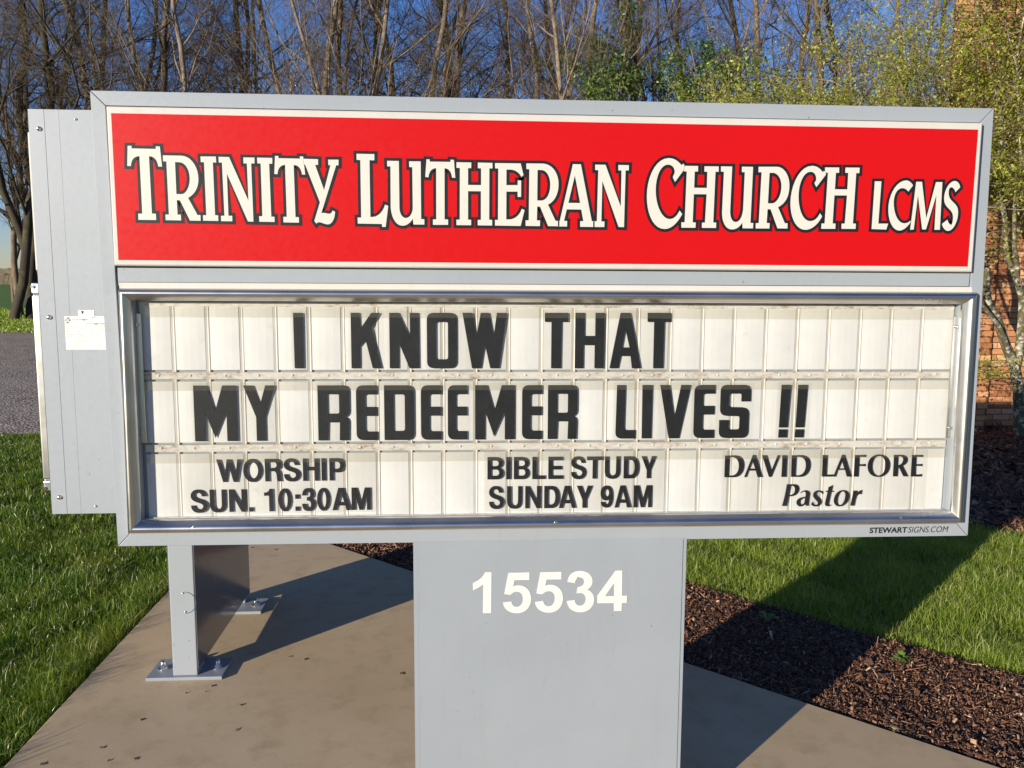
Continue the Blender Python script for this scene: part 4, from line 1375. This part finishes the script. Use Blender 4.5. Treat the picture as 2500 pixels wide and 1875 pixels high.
for yy, spans in ((488, ((1175, 1300), (1340, 1500))), (800, ((165, 540), (780, 945), (1240, 1500))), (878, ((165, 465), (600, 770), (940, 1220), (1300, 1500))), (955, ((165, 265), (515, 660), (940, 1110), (1400, 1500))),
                  (1050, ((175, 430), (530, 775), (940, 1310))), (1115, ((200, 380), (560, 820), (980, 1280))), (1245, ((480, 915),)), (1310, ((480, 930),)),
                  (1415, ((200, 800), (850, 1020), (1200, 1390))), (1480, ((200, 630), (985, 1500)))):
    for a, c2 in spans:
        x = a
        while x < c2:
            w = rg.uniform(14, 34)
            p0, p1 = P(*sk_(x, yy - 9), Y2), P(*sk_(min(x + w, c2), yy + 9), Y2)
            m.add([(p0.x, Y2 - .0016, p1.z), (p1.x, Y2 - .0016, p1.z), (p1.x, Y2 - .0016, p0.z), (p0.x, Y2 - .0016, p0.z)], [(0, 1, 2, 3)])
            x += w + rg.uniform(6, 14)
m.build('sticker_print', M['print'], stk)
m = MB()
for s in ('M240 470 L325 575 L210 690 L125 575 Z M238 490 L140 575 L212 672 L310 575 Z', 'M195 528 L262 528 L232 500 Z', 'M152 552 C180 600 220 580 250 575 L300 605 L290 565 C250 545 230 560 200 570 Z', 'M180 635 L250 630 L212 660 Z',
          'M655 262 L750 262 L750 355 L670 355 L700 310 Z'):
    fill(m, place(parse(s), win(150, 740, K, Y2)), Y2 - .0016, None)
m.build('sticker_print', M['letterblack'], stk)
# posts, cover panel and base plates of the second sign
px0, px1 = -1.427, -1.329
pY = (1.015, 1.115, 1.86, 1.96)
for y0, y1 in ((1.015, 1.115), (1.80, 1.90)):
    m = MB()
    m.box(px0, px1, y0, y1, .0125, cz0 + .01)
    soften(m.build('post', M['gray'], s2), .0045, 3)
    m = MB()
    yc = y0 - .005 if y0 < 1.5 else y0 - .10
    m.box(-1.530, -1.229, yc - .012, yc + .165, .0, .0135)
    bp = soften(m.build('base_plate', M['galv'], s2), .0015, 2)
    for x in (-1.487, -1.270):
        yb_ = yc + .075
        m = MB()
        m.lathe((x, yb_, .0137), [(.0235, 0), (.0235, .003), (.009, .003)], 20)
        m.lathe((x, yb_, .0167), [(.0145, 0), (.0145, .012), (.0125, .013)], 6)
        m.lathe((x, yb_, .0290), [(.0128, 0), (.0124, .008), (.0105, .0135), (.0068, .0175), (0, .0195)], 18)
        m.build('cap_nut', M['steel'], bp, smooth=False)
m = MB()
m.box(px0 + .002, px1 - .002, 1.018, 1.112, .0126, .0170)
m.build('weld_bead', M['gray'], s2)
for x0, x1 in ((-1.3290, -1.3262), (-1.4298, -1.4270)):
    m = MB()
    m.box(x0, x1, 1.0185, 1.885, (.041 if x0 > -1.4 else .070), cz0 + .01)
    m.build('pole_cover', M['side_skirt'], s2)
# access cover on the front post: thin arc joint and two screws
cc = P(340 + 462 * .2411, 1300 + 712 * .2411, 1.014)
m = MB()
r = P(340 + 575 * .2411, 1300 + 712 * .2411, 1.014).x - cc.x
for k in range(22):
    a0, a1 = math.radians(-88 + k * 8), math.radians(-80 + k * 8)
    for (u0, u1) in (((r, r + .0018)),):
        m.add([(cc.x + u0 * math.cos(a0), 1.0138, cc.z + u0 * math.sin(a0)), (cc.x + u1 * math.cos(a0), 1.0138, cc.z + u1 * math.sin(a0)),
               (cc.x + u1 * math.cos(a1), 1.0138, cc.z + u1 * math.sin(a1)), (cc.x + u0 * math.cos(a1), 1.0138, cc.z + u0 * math.sin(a1))], [(0, 1, 2, 3)])
bm_fix(m.build('access_cover_joint', M['dark'], s2).data)
for x, y in ((436, 618), (465, 808)):
    p = P(340 + x * .2411, 1300 + y * .2411, 1.01)
    m = MB()
    m.lathe((p.x, 1.015, p.z), [(.004, 0), (.004, -.003), (.002, -.005), (0, -.005)], 10, 'y')
    m.build('screw', M['steel'], s2, smooth=True)

# ------------------------------------------------------------------ brick building
bld = empty('brick_building', (6.4, 7.4, 0), 'orange brick church wall behind the trees, at the right edge', 'building')
WY, WX0, WXS, PRO = 6.82, 5.03, 5.665, .055
m = MB()
m.box(WX0 + .006, WXS - .006, WY + .0075, WY + .09, -.1, 5.6)
m.box(WXS - .006, 11.0, WY + PRO + .0075, WY + .09, -.1, 5.6)
m.box(9.0, 14.0, WY + .095, WY + 4.5, -.1, 5.5)
m.build('wall', M['mortar'], bld)
bm_ = MB()
bm_.box(-.0965, .0965, 0, .05, -.0285, .0285)
brick_me = mesh('brick', bm_.v, bm_.f, [M['brick']])
bh_ = MB()
bh_.box(-.045, .045, 0, .05, -.0285, .0285)
brick_half = mesh('brick', bh_.v, bh_.f, [M['brick']])
rg = random.Random(21)
cells = []
nc = int(5.6 / .0677)
for r_ in range(nc):
    z = .034 + r_ * .0677
    if True:
        x = WX0 + (0 if r_ % 2 == 0 else -.1015)
        while x < WXS - .02:
            a, c2 = max(x, WX0), min(x + .203, WXS)
            if c2 - a > .05:
                cells.append((a, c2, z, WY))
            x += .203
        x = WXS + (0 if r_ % 2 == 0 else -.1015)
        while x < 9.0:
            a, c2 = max(x, WXS), x + .203
            if c2 - a > .05:
                cells.append((a, c2, z, WY + PRO))
            x += .203
def seen(c):
    v = Vector(((c[0] + c[1]) / 2, c[3], c[2])) - Vector(CAM)
    w = v.dot(fwd)
    u, t_ = 1250 + FPX * v.dot(rt) / w, 937.5 - FPX * v.dot(up) / w
    behind = t_ > 262 and u < 2427 - (t_ - 262) * .061 - 8
    return -60 < 2500 - u and -30 < t_ and u < 2520 and not behind
vis = [c for c in cells if seen(c)]
vis.sort(key=lambda c: (c[2] > 2.9, rg.random()))
ind, rest = vis[:300], vis[300:] + [c for c in cells if not seen(c)]
for a, c2, z, y in ind:
    o = link('brick', brick_me, bld)
    sc_ = (c2 - a - .010) / .193
    o.matrix_parent_inverse = Matrix()
    o.location = Vector(((a + c2) / 2, y + rg.uniform(-.002, .0025), z)) - bld.location
    o.scale = (sc_, 1, 1)
    o.rotation_euler = (rg.uniform(-.01, .01), 0, rg.uniform(-.008, .008))
m = MB()
for a, c2, z, y in rest:
    d_ = rg.uniform(-.002, .0025)
    m.box(a + .005, c2 - .005, y + d_, y + .05, z - .0285, z + .0285)
m.build('brickwork', M['brick2'], bld, kind='stuff')

# ------------------------------------------------------------------ trees
def tubes(segs, nside):
    """segs: array n x 8 (p0, p1, r0, r1) -> verts, quads"""
    s = np.asarray(segs)
    p0, p1, r0, r1 = s[:, 0:3], s[:, 3:6], s[:, 6], s[:, 7]
    d_ = p1 - p0
    d_ /= np.linalg.norm(d_, axis=1)[:, None] + 1e-9
    ref = np.where(np.abs(d_[:, 2:3]) < .9, np.array([[0, 0, 1.]]), np.array([[1., 0, 0]]))
    u = np.cross(d_, ref)
    u /= np.linalg.norm(u, axis=1)[:, None] + 1e-9
    w = np.cross(d_, u)
    n = len(s)
    v = np.zeros((n, 2 * nside, 3))
    for k in range(nside):
        a = 2 * math.pi * k / nside
        off = u * math.cos(a) + w * math.sin(a)
        v[:, k] = p0 + off * r0[:, None]
        v[:, k + nside] = p1 + off * r1[:, None]
    q = np.array([[k, (k + 1) % nside, (k + 1) % nside + nside, k + nside] for k in range(nside)])
    f = (np.arange(n) * 2 * nside)[:, None, None] + q[None]
    return v.reshape(-1, 3), f.ravel()

def gen_tree(seed, stems, L0, r0, spec, wob=.12, upw=.06, first=.25):
    """spec per level: (children per branch, length ratio, angle, segments, radius ratio)"""
    rnd = random.Random(seed)
    segs = [[] for _ in range(len(spec) + 1)]
    tips = []
    def branch(p, dr, L, r, lev):
        nseg = spec[lev][3] if lev < len(spec) else 3
        pts = [p]
        dirs = [dr]
        rr = [r]
        x, y, z = dr
        wb = wob * (1 + .5 * lev)
        cp = p
        for i in range(nseg):
            x += rnd.gauss(0, wb)
            y += rnd.gauss(0, wb)
            z += rnd.gauss(0, wb) + upw
            n_ = math.sqrt(x * x + y * y + z * z)
            x, y, z = x / n_, y / n_, z / n_
            l = L / nseg
            np_ = (cp[0] + x * l, cp[1] + y * l, cp[2] + z * l)
            r2 = r * (1 - (.62 if lev == 0 else .75) * (i + 1) / nseg)
            segs[lev].append((*cp, *np_, rr[-1], r2))
            cp = np_
            pts.append(cp)
            dirs.append((x, y, z))
            rr.append(r2)
        if lev >= len(spec) - 1:
            tips.append((pts[-1], dirs[-1]))
            tips.append((pts[len(pts) // 2], dirs[-1]))
            return
        nch, lr, ang = spec[lev][0], spec[lev][1], spec[lev][2]
        nn = max(1, int(round(nch * rnd.uniform(.75, 1.25))))
        for k in range(nn):
            t_ = first + (1 - first) * (k + rnd.random()) / nn if lev == 0 else .12 + .88 * (k + rnd.random()) / nn
            f_ = min(nseg - 1e-3, t_ * nseg)
            i = int(f_)
            g = f_ - i
            bp = tuple(pts[i][j] + (pts[i + 1][j] - pts[i][j]) * g for j in range(3))
            br = rr[i] + (rr[i + 1] - rr[i]) * g
            dx, dy, dz = dirs[i + 1]
            a = math.radians(ang * rnd.uniform(.6, 1.35))
            ph = rnd.uniform(0, 2 * math.pi)
            D = Vector((dx, dy, dz))
            o1 = D.orthogonal().normalized()
            o2 = D.cross(o1)
            nd = D * math.cos(a) + (o1 * math.cos(ph) + o2 * math.sin(ph)) * math.sin(a)
            ll = L * lr * rnd.uniform(.6, 1.25) * (1.15 - .55 * t_)
            branch(bp, tuple(nd), ll, max(.0042, br * spec[lev][4] * rnd.uniform(.75, 1.1)), lev + 1)
    for sx_, sy_, lx, ly, k in stems:
        D = Vector((lx, ly, 1)).normalized()
        branch((sx_, sy_, 0), tuple(D), L0 * k, r0 * k, 0)
    return segs, tips

def tree_meshes(seed, stems, L0, r0, spec, barkm, twigm, split=2, **kw):
    segs, tips = gen_tree(seed, stems, L0, r0, spec, **kw)
    out = []
    t0 = [s for l in segs[:1] for s in l]
    v, f = tubes(t0, 7)
    l1 = [s for l in segs[1:split + 1] for s in l]
    v1, f1 = tubes(l1, 5)
    out.append(np_mesh('trunk', np.concatenate([v, v1]), np.concatenate([f, f1 + len(v)]), 4, [barkm], smooth=True))
    l2 = [s for l in segs[split + 1:] for s in l]
    if l2:
        v, f = tubes(l2, 3)
        out.append(np_mesh('twigs', v, f, 4, [twigm]))
    return out, tips

SP = [(17, .36, 44, 14, .46), (8, .50, 44, 7, .52), (7, .52, 46, 4, .52), (5, .55, 48, 3, .6), (0, 0, 0, 2, 0)]
SP2 = [(14, .38, 38, 14, .46), (8, .50, 40, 7, .52), (7, .50, 44, 4, .52), (5, .6, 46, 3, .6), (0, 0, 0, 2, 0)]
protos = [
 tree_meshes(101, [(0, 0, .03, 0, 1)], 15.5, .15, SP, M['bark'], M['twig'], wob=.10, upw=.045, first=.16)[0],
 tree_meshes(102, [(0, 0, -.10, 0, 1), (.35, .1, .16, .05, .7)], 14.5, .13, SP2, M['bark'], M['twig'], wob=.09, upw=.055, first=.2)[0],
 tree_meshes(103, [(0, 0, 0, 0, 1), (.3, -.2, .22, 0, .85)], 14.5, .13, SP2, M['bark_pale'], M['twig'], wob=.085, upw=.06, first=.18)[0],
 tree_meshes(104, [(0, 0, .06, 0, 1)], 16.0, .15, SP, M['bark_dark'], M['bark_dark'], wob=.14, upw=.03, first=.14)[0],
 tree_meshes(105, [(0, 0, -.04, 0, 1), (.25, 0, .22, 0, .7)], 14.0, .14, SP, M['bark_pale'], M['twig'], wob=.10, upw=.05, first=.12)[0],
]
BPX = .01888
TREES = [  # (position along the sign in photo-width units, depth, proto, scale, turn, label)
 (-12, 34.6, 3, 1.00, .2, 'dark mossy tree cut by the left edge, outermost trunk left of the signs'),
 (24, 34.9, 3, .95, 2.1, 'thick dark leaning trunk standing on the verge just left of the side sign'),
 (66, 36.0, 3, .90, 4.0, 'slimmer dark mossy trunk partly behind the left edge of the side sign'),
 (4, 36.8, 1, .80, 2.2, 'thin double stem between the left edge and the thick leaning trunk'),
 (44, 37.8, 1, .78, 5.1, 'thin double stem seen between the two darker trunks left of the side sign'),
 (84, 39.0, 0, .85, .4, 'slender bare tree just behind the upper left corner of the side sign'),
 (120, 40.0, 3, .95, 1.1, 'dark bare tree rising directly above the end cap of the side sign'),
 (172, 35.0, 0, .95, 2.9, 'bare tree rising beside the top left corner of the red panel frame'),
 (232, 42.0, 1, 1.05, .6, 'bare tree above the big T of TRINITY'),
 (305, 36.0, 2, .92, 3.3, 'bushy many stemmed bare tree above the R and I of TRINITY'),
 (345, 38.0, 0, 1.0, 5.2, 'bare tree with dense brown twigs above the first N of TRINITY'),
 (392, 34.5, 4, .85, .9, 'low crooked bare tree above the second I of TRINITY'),
 (452, 37.5, 1, 1.0, 1.9, 'twin stemmed bare tree above the T of TRINITY'),
 (520, 40.0, 0, .98, 4.4, 'bare tree above the Y of TRINITY'),
 (585, 36.5, 2, 1.02, 2.4, 'tall pale triple stemmed tree above the gap left of LUTHERAN'),
 (655, 33.8, 2, 1.05, .3, 'sunlit many stemmed tree above the big L of LUTHERAN'),
 (700, 37.0, 1, 1.0, 5.6, 'bare tree above the U of LUTHERAN'),
 (745, 35.5, 4, 1.0, 3.7, 'crooked pale tree above the T of LUTHERAN'),
 (800, 39.0, 0, 1.02, 2.0, 'bare tree above the H of LUTHERAN'),
 (850, 35.2, 1, .97, .1, 'twin stemmed bare tree above the E of LUTHERAN'),
 (905, 41.0, 3, .92, 1.5, 'darker bare tree above the second R of the middle word'),
 (962, 36.2, 0, .95, 5.0, 'bare tree above the A of LUTHERAN'),
 (1010, 34.8, 3, .90, 3.0, 'dark forked tree above the last N of LUTHERAN'),
 (1080, 38.5, 4, 1.05, 4.8, 'pale crooked tree above the gap left of CHURCH'),
 (1125, 35.0, 2, .95, 1.2, 'pale many stemmed tree above the big C of CHURCH'),
 (1190, 36.8, 1, 1.0, 2.7, 'twin stemmed tree above the first H of CHURCH'),
 (1240, 34.4, 2, 1.0, 4.1, 'tall straight pale stems above the U of CHURCH'),
 (1305, 37.5, 0, 1.05, .8, 'bare tree above the R of CHURCH'),
 (1362, 34.2, 4, 1.0, 5.9, 'arching pale tree above the second C of CHURCH'),
 (1410, 36.0, 1, 1.02, 3.9, 'bare tree in front of the evergreen above the last H of CHURCH'),
 (1480, 38.0, 2, .98, 2.2, 'pale stems beside the evergreen above the small L'),
 (1555, 40.5, 0, 1.0, 1.4, 'bare tree behind the leafy shrubs, above the small C and M'),
 (1625, 35.5, 4, 1.0, .5, 'bare crooked tree above the left leafy shrub'),
 (1700, 38.0, 1, 1.05, 5.3, 'bare tree high above the middle leafy shrub'),
 (1790, 36.0, 0, 1.0, 3.5, 'bare tree between the middle and right leafy shrubs'),
 (1870, 39.0, 3, .9, 2.6, 'dark bare tree above the right leafy shrub'),
 (1960, 36.0, 2, 1.0, 1.0, 'bare many stemmed tree nearest the brick wall corner'),
 (2060, 40.0, 1, 1.0, 4.6, 'bare tree mostly hidden behind the brick wall'),
]
rg = random.Random(77)
for u, Y, pr, sc_, turn, lab in TREES:
    x = (-18.2 + u * BPX - CAM[0]) * (Y - CAM[1]) / (34 - CAM[1]) + CAM[0]
    root = empty('bare_tree', (x, Y, -.06), lab, 'tree', 'bare trees in the row behind the signs')
    for me in protos[pr]:
        o = bpy.data.objects.new(me.name.split('.')[0], me)
        COL.objects.link(o)
        o.parent = root
    root.rotation_euler = (0, 0, turn)
    sc_ *= 1.36
    root.scale = (sc_, sc_, sc_ * rg.uniform(.95, 1.08))

def leaves(tips, n_per, size, spread, seed, mat, name='leaves', droop=0.0):
    rg_ = np.random.default_rng(seed)
    P0 = np.array([t[0] for t in tips])
    D0 = np.array([t[1] for t in tips])
    n = len(P0) * n_per
    i = np.repeat(np.arange(len(P0)), n_per)
    c = P0[i] - D0[i] * rg_.uniform(0, spread * 2, (n, 1)) + rg_.normal(0, spread * .45, (n, 3))
    a = rg_.normal(0, 1, (n, 3))
    a /= np.linalg.norm(a, axis=1)[:, None]
    b_ = rg_.normal(0, 1, (n, 3))
    b_[:, 2] = np.abs(b_[:, 2]) * .6
    nrm = np.cross(a, b_)
    nrm /= np.linalg.norm(nrm, axis=1)[:, None]
    s_ = np.cross(nrm, a)
    L = size * rg_.uniform(.55, 1.3, n)
    W = L * rg_.uniform(.42, .6, n)
    v = np.zeros((n, 4, 3))
    v[:, 0] = c - a * (L / 2)[:, None]
    v[:, 1] = c + s_ * (W / 2)[:, None] + nrm * (L * .1)[:, None]
    v[:, 2] = c + a * (L / 2)[:, None]
    v[:, 3] = c - s_ * (W / 2)[:, None] + nrm * (L * .1)[:, None]
    f = (np.arange(n) * 4)[:, None] + np.array([[0, 1, 2, 3]])
    return np_mesh(name, v.reshape(-1, 4 * 3).reshape(-1, 3), f.ravel(), 4, [mat])

def leafy_tree(name, x, y, seed, stems, L0, r0, spec, n_per, size, spread, barkm, leafm, label, cat, group=None, **kw):
    ms, tips = tree_meshes(seed, stems, L0, r0, spec, barkm, barkm, **kw)
    root = empty(name, (x, y, -.03), label, cat, group)
    for me in ms:
        o = bpy.data.objects.new(me.name.split('.')[0], me)
        COL.objects.link(o)
        o.parent = root
    me = leaves(tips, n_per, size, spread, seed, leafm)
    o = bpy.data.objects.new('leaves', me)
    COL.objects.link(o)
    o.parent = root
    return root
SH = [(9, .46, 40, 8, .55), (7, .5, 42, 5, .55), (6, .5, 45, 3, .55), (0, 0, 0, 2, 0)]
def fan(n, seed, rad=.3, lean=.45):
    r_ = random.Random(seed)
    return [(r_.uniform(-rad, rad), r_.uniform(-rad, rad), r_.uniform(-lean, lean), r_.uniform(-lean, lean), r_.uniform(.75, 1.05)) for _ in range(n)]
leafy_tree('leafy_shrub', 2.75, 7.6, 201, fan(6, 1), 3.3, .030, SH, 10, .034, .12, M['shrubbark'], M['leaf'], 'low yellow green shrub behind the top rail, left end of the leafy row', 'shrub', 'leafy shrubs behind the sign', wob=.13, upw=.03, first=.1)
leafy_tree('leafy_shrub', 3.55, 7.4, 202, fan(7, 2), 3.9, .034, SH, 10, .034, .12, M['shrubbark'], M['leaf'], 'bushy yellow green shrub second from the left, above LCMS', 'shrub', 'leafy shrubs behind the sign', wob=.13, upw=.03, first=.1)
leafy_tree('leafy_shrub', 4.35, 7.9, 203, fan(7, 3), 4.3, .036, SH, 10, .034, .12, M['shrubbark'], M['leaf'], 'tall arching yellow green shrub second from the brick wall', 'shrub', 'leafy shrubs behind the sign', wob=.13, upw=.03, first=.1)
leafy_tree('leafy_shrub', 4.85, 7.4, 204, fan(6, 4, .2, .22), 4.6, .036, SH, 4, .034, .12, M['shrubbark'], M['leaf'], 'dense green shrub overlapping the corner of the brick wall', 'shrub', 'leafy shrubs behind the sign', wob=.10, upw=.04, first=.45)

# lichen covered multi-stem tree in front of the wall
def near_tree():
    root = empty('lichen_tree', (5.35, 6.0, -.03), 'multi stemmed tree with white lichen bark and green leaves before the brick wall', 'tree')
    base = P(2484, 1030, 6.0)
    B = Vector((base.x, 6.0, 0))
    def pt(px, py, y=6.0):
        return P(px, py, y)
    paths = [
        ([(2490, 1062, 6.0), (2486, 960, 6.0), (2478, 900, 6.0), (2460, 850, 5.98), (2437, 790, 5.95), (2415, 745, 5.93), (2408, 700, 5.92), (2404, 650, 5.9), (2396, 600, 5.9), (2392, 520, 5.9), (2400, 440, 5.9), (2388, 360, 5.9)], .060, .016),
        ([(2480, 905, 6.0), (2488, 850, 6.02), (2494, 790, 6.03), (2497, 730, 6.05), (2484, 690, 6.05), (2468, 650, 6.05), (2455, 600, 6.05), (2450, 520, 6.1), (2440, 420, 6.1), (2445, 300, 6.1), (2425, 200, 6.1)], .045, .014),
        ([(2484, 690, 6.05), (2480, 640, 6.0), (2476, 590, 5.98), (2478, 500, 5.95), (2490, 400, 5.95), (2486, 250, 5.95)], .030, .010),
        ([(2496, 740, 6.03), (2520, 650, 6.1), (2545, 540, 6.1), (2530, 380, 6.1)], .04, .014),
        ([(2470, 880, 5.98), (2440, 800, 5.85), (2380, 720, 5.7), (2330, 600, 5.6)], .03, .012),
        ([(2530, 380, 6.1), (2510, 260, 6.1), (2470, 120, 6.1), (2440, -20, 6.1)], .014, .006),
        ([(2486, 250, 5.95), (2480, 150, 5.9), (2500, 40, 5.9), (2490, -40, 5.9)], .010, .005),
        ([(2425, 200, 6.1), (2400, 100, 6.1), (2380, 0, 6.1), (2370, -60, 6.1)], .014, .006),
        ([(2450, 520, 6.1), (2400, 400, 6.2), (2340, 300, 6.3), (2290, 180, 6.3)], .016, .006),
    ]
    segs = []
    spawn = []
    for pts, ra, rb in paths:
        q = [pt(*p) for p in pts]
        n = len(q)
        fine = []
        for i in range(n - 1):
            for k in range(3):
                t_ = k / 3
                fine.append(q[i].lerp(q[i + 1], t_) + Vector((math.sin(i * 3.1 + k) * .004, math.cos(i * 2.3 + k) * .01, 0)))
        fine.append(q[-1])
        for i in range(len(fine) - 1):
            a0, a1 = i / (len(fine) - 1), (i + 1) / (len(fine) - 1)
            segs.append((*(fine[i]), *(fine[i + 1]), ra + (rb - ra) * a0, ra + (rb - ra) * a1))
            if fine[i].z > 2.35:
                spawn.append((fine[i], (fine[i + 1] - fine[i]).normalized()))
    s = np.array(segs)
    v, f = tubes(s, 9)
    v -= np.array([[5.35, 6.0, -.03]])
    o = link('trunk', np_mesh('trunk', v, f, 4, [M['lichen']], smooth=True))
    o.parent = root
    rnd = random.Random(8)
    allseg, tips = [], []
    def tw(p, d_, L, r, lev):
        n = 4 if lev == 0 else 3
        for i in range(n):
            d_ = (d_ + Vector((rnd.gauss(0, .2), rnd.gauss(0, .2), rnd.gauss(0, .17) + .03))).normalized()
            q = p + d_ * (L / n)
            allseg.append((*p, *q, r * (1 - .7 * i / n), r * (1 - .7 * (i + 1) / n)))
            p = q
            if lev < 2:
                for _ in range(2 if lev == 0 else 1):
                    o1 = Vector((rnd.gauss(0, 1), rnd.gauss(0, 1), rnd.gauss(0, .7))).normalized()
                    tw(p, (d_ + o1 * .9).normalized(), L * .5, r * .5, lev + 1)
            else:
                tips.append((tuple(p), tuple(d_)))
    for p, d_ in spawn:
        for _ in range(2):
            o1 = Vector((rnd.gauss(0, 1), rnd.gauss(0, 1), rnd.gauss(0, .5))).normalized()
            tw(p, (d_ * .5 + o1).normalized(), rnd.uniform(.35, .75), .008, 0)
    v, f = tubes(np.array(allseg), 3)
    v -= np.array([[5.35, 6.0, -.03]])
    o = link('twigs', np_mesh('twigs', v, f, 4, [M['shrubbark']]))
    o.parent = root
    tt = [(tuple(np.array(p) - np.array([5.35, 6.0, -.03])), d_) for p, d_ in tips]
    rnd.shuffle(tt)
    o = link('leaves', leaves(tt[:7500], 3, .036, .08, 9, M['leaf']))
    o.parent = root
near_tree()

# evergreen and red-leaved shrub in the distance
leafy_tree('evergreen_tree', 7.4, 30.5, 301, [(0, 0, 0, 0, 1), (.4, 0, .1, 0, .9)], 11.5, .15, [(16, .36, 55, 9, .5), (9, .5, 45, 5, .5), (7, .5, 45, 3, .5), (0, 0, 0, 2, 0)],
           3, .17, .28, M['bark_dark'], M['evleaf'], 'dark green evergreen among the bare trees above the last H of CHURCH', 'tree', wob=.08, upw=.04, first=.1)
leafy_tree('evergreen_tree', 10.2, 32.0, 302, [(0, 0, 0, 0, 1)], 10.0, .14, [(16, .4, 55, 9, .5), (9, .5, 45, 5, .5), (7, .5, 45, 3, .5), (0, 0, 0, 2, 0)],
           3, .17, .28, M['bark_dark'], M['evleaf'], 'lower dark green evergreen just left of the leafy shrubs', 'tree', wob=.08, upw=.04, first=.1)
leafy_tree('red_leaf_shrub', 7.3, 22.0, 303, fan(6, 9, .4, .4), 6.0, .05, SH, 3, .10, .18, M['bark_dark'], M['redleaf'], 'small dark red leaved shrub peeking over the sign above the second C', 'shrub', wob=.13, upw=.03, first=.1)

# ------------------------------------------------------------------ small things on the ground
def weed(x, y, seed, n, size, label):
    rnd = random.Random(seed)
    m = MB()
    for k in range(n):
        a = rnd.uniform(0, 2 * math.pi)
        L = size * rnd.uniform(.5, 1)
        w = L * .22
        h = rnd.uniform(.25, .9)
        pts = []
        for t_, ww in ((0, .15), (.3, .6), (.5, 1), (.7, .8), (.85, 1.0), (1, .1)):
            cx_ = x + math.cos(a) * L * t_
            cy_ = y + math.sin(a) * L * t_
            z = -.018 + L * h * math.sin(min(1, t_ * 1.2) * 2.0) * .9
            pts.append(((cx_ - math.sin(a) * w * ww, cy_ + math.cos(a) * w * ww, z), (cx_ + math.sin(a) * w * ww, cy_ - math.cos(a) * w * ww, z + .002)))
        vs_ = [p for pr in pts for p in pr]
        m.add(vs_, [(2 * i, 2 * i + 1, 2 * i + 3, 2 * i + 2) for i in range(len(pts) - 1)])
    o = m.build('weed', M['weed'], label=label, category='weed')
    return o
weed(1.625, 1.044, 1, 22, .055, 'bright green leafy weed in the sunlit mulch')
weed(1.211, 1.499, 2, 18, .055, 'leafy weed in the shaded part of the mulch')
weed(-.735, 2.90, 3, 6, .02, 'tiny green weed in the mulch between post and skirt')
pz = PG(1650 + 1395 * .3843, 1300 + 1245 * .3843)
weed(pz.x, pz.y, 5, 9, .03, 'small grass tuft on the edge between slab and mulch')
def pebble(x, y, r, mat, label, flat=.5, name='pebble'):
    m = MB()
    rnd = random.Random(int(x * 1000))
    vs_, fs = [], []
    n = 8
    for j, (rr, zz) in enumerate(((1, 0), (.95, .5), (.55, .9))):
        for k in range(n):
            a = 2 * math.pi * k / n
            q = r * rr * rnd.uniform(.85, 1.1)
            vs_.append((x + q * math.cos(a), y + q * math.sin(a) * .8, zz * r * flat + (-.012 if mat is not M['dark'] else .0005)))
    for j in range(2):
        for k in range(n):
            k2 = (k + 1) % n
            fs.append((j * n + k, j * n + k2, j * n + n + k2, j * n + n + k))
    fs.append(tuple(2 * n + k for k in range(n)))
    m.add(vs_, fs)
    m.build(name, mat, smooth=False, label=label, category='pebble' if name == 'pebble' else 'debris')
pebble(1.927, .714, .020, M['stone'], 'white pebble on the sunlit mulch near the right edge')
DEB = ['forked dark twig bit on the slab below the front base plate, lower left', 'tiny dark crumb nearest the front edge of the base plate, left one', 'tiny dark crumb just right of the base plate front corner',
       'small bent twig bit between the base plate and the skirt', 'dark twig bit lowest of those left of the skirt', 'thin twig bit in front of the shadow, close to the skirt', 'thin twig bit at the lower border of the leg shadow',
       'dark crumb at the bottom edge, third from the left corner', 'dark crumb in the bottom left corner of the slab', 'dark crumb at the bottom edge, right of the others there', 'small twig bit above the row of crumbs at the bottom left',
       'pale ended crumb right in front of the base plate', 'dark twig bit on the sunlit slab behind the side sign leg', 'second twig bit on the sunlit slab far behind the leg', 'forked twig bit beside the left edge of the skirt'] + [''] * 9
for k, (px, py) in enumerate(((345, 1759), (455, 1693), (505, 1690), (590, 1722), (582, 1781), (745, 1610), (711, 1604), (264, 1856), (104, 1866), (330, 1854),
                              (250, 1826), (520, 1676), (615, 1338), (672, 1342), (980, 1645), (1694, 1721), (1747, 1795), (2334, 1842))):
    g = PG(px, py)
    if abs(px - 1694) < 60 or px > 2300:
        pebble(g.x, g.y, .009, M['bark_dark'], {1694: 'dark seed pod on the shaded slab right of the skirt', 1747: 'small dark crumb on the shaded slab below the seed pod',
                                       2334: 'dark crumb on the sunlit slab at the mulch edge'}[px], .5, 'seed_pod')
        continue
    rnd = random.Random(k)
    m = MB()
    a = rnd.uniform(0, 3)
    for j in range(rnd.choice((1, 2, 3))):
        L = rnd.uniform(.004, .009)
        a += rnd.uniform(.4, 1.4)
        dx, dy = math.cos(a) * L, math.sin(a) * L
        w = .0012
        ox, oy = rnd.uniform(-.005, .005), rnd.uniform(-.005, .005)
        nx, ny = -math.sin(a) * w, math.cos(a) * w
        z = .0006
        X, Yy = g.x + ox, g.y + oy
        m.hexa([(X - dx - nx, Yy - dy - ny, z), (X + dx - nx, Yy + dy - ny, z), (X + dx + nx, Yy + dy + ny, z + .001), (X - dx + nx, Yy - dy + ny, z + .001),
                (X - dx - nx, Yy - dy - ny, z + .002), (X + dx - nx, Yy + dy - ny, z + .003), (X + dx + nx, Yy + dy + ny, z + .0035), (X - dx + nx, Yy - dy + ny, z + .002)])
    m.build('twig_fragment', M['bark_dark'], label=DEB[k], category='debris', group='tiny dark fragments on the slab')
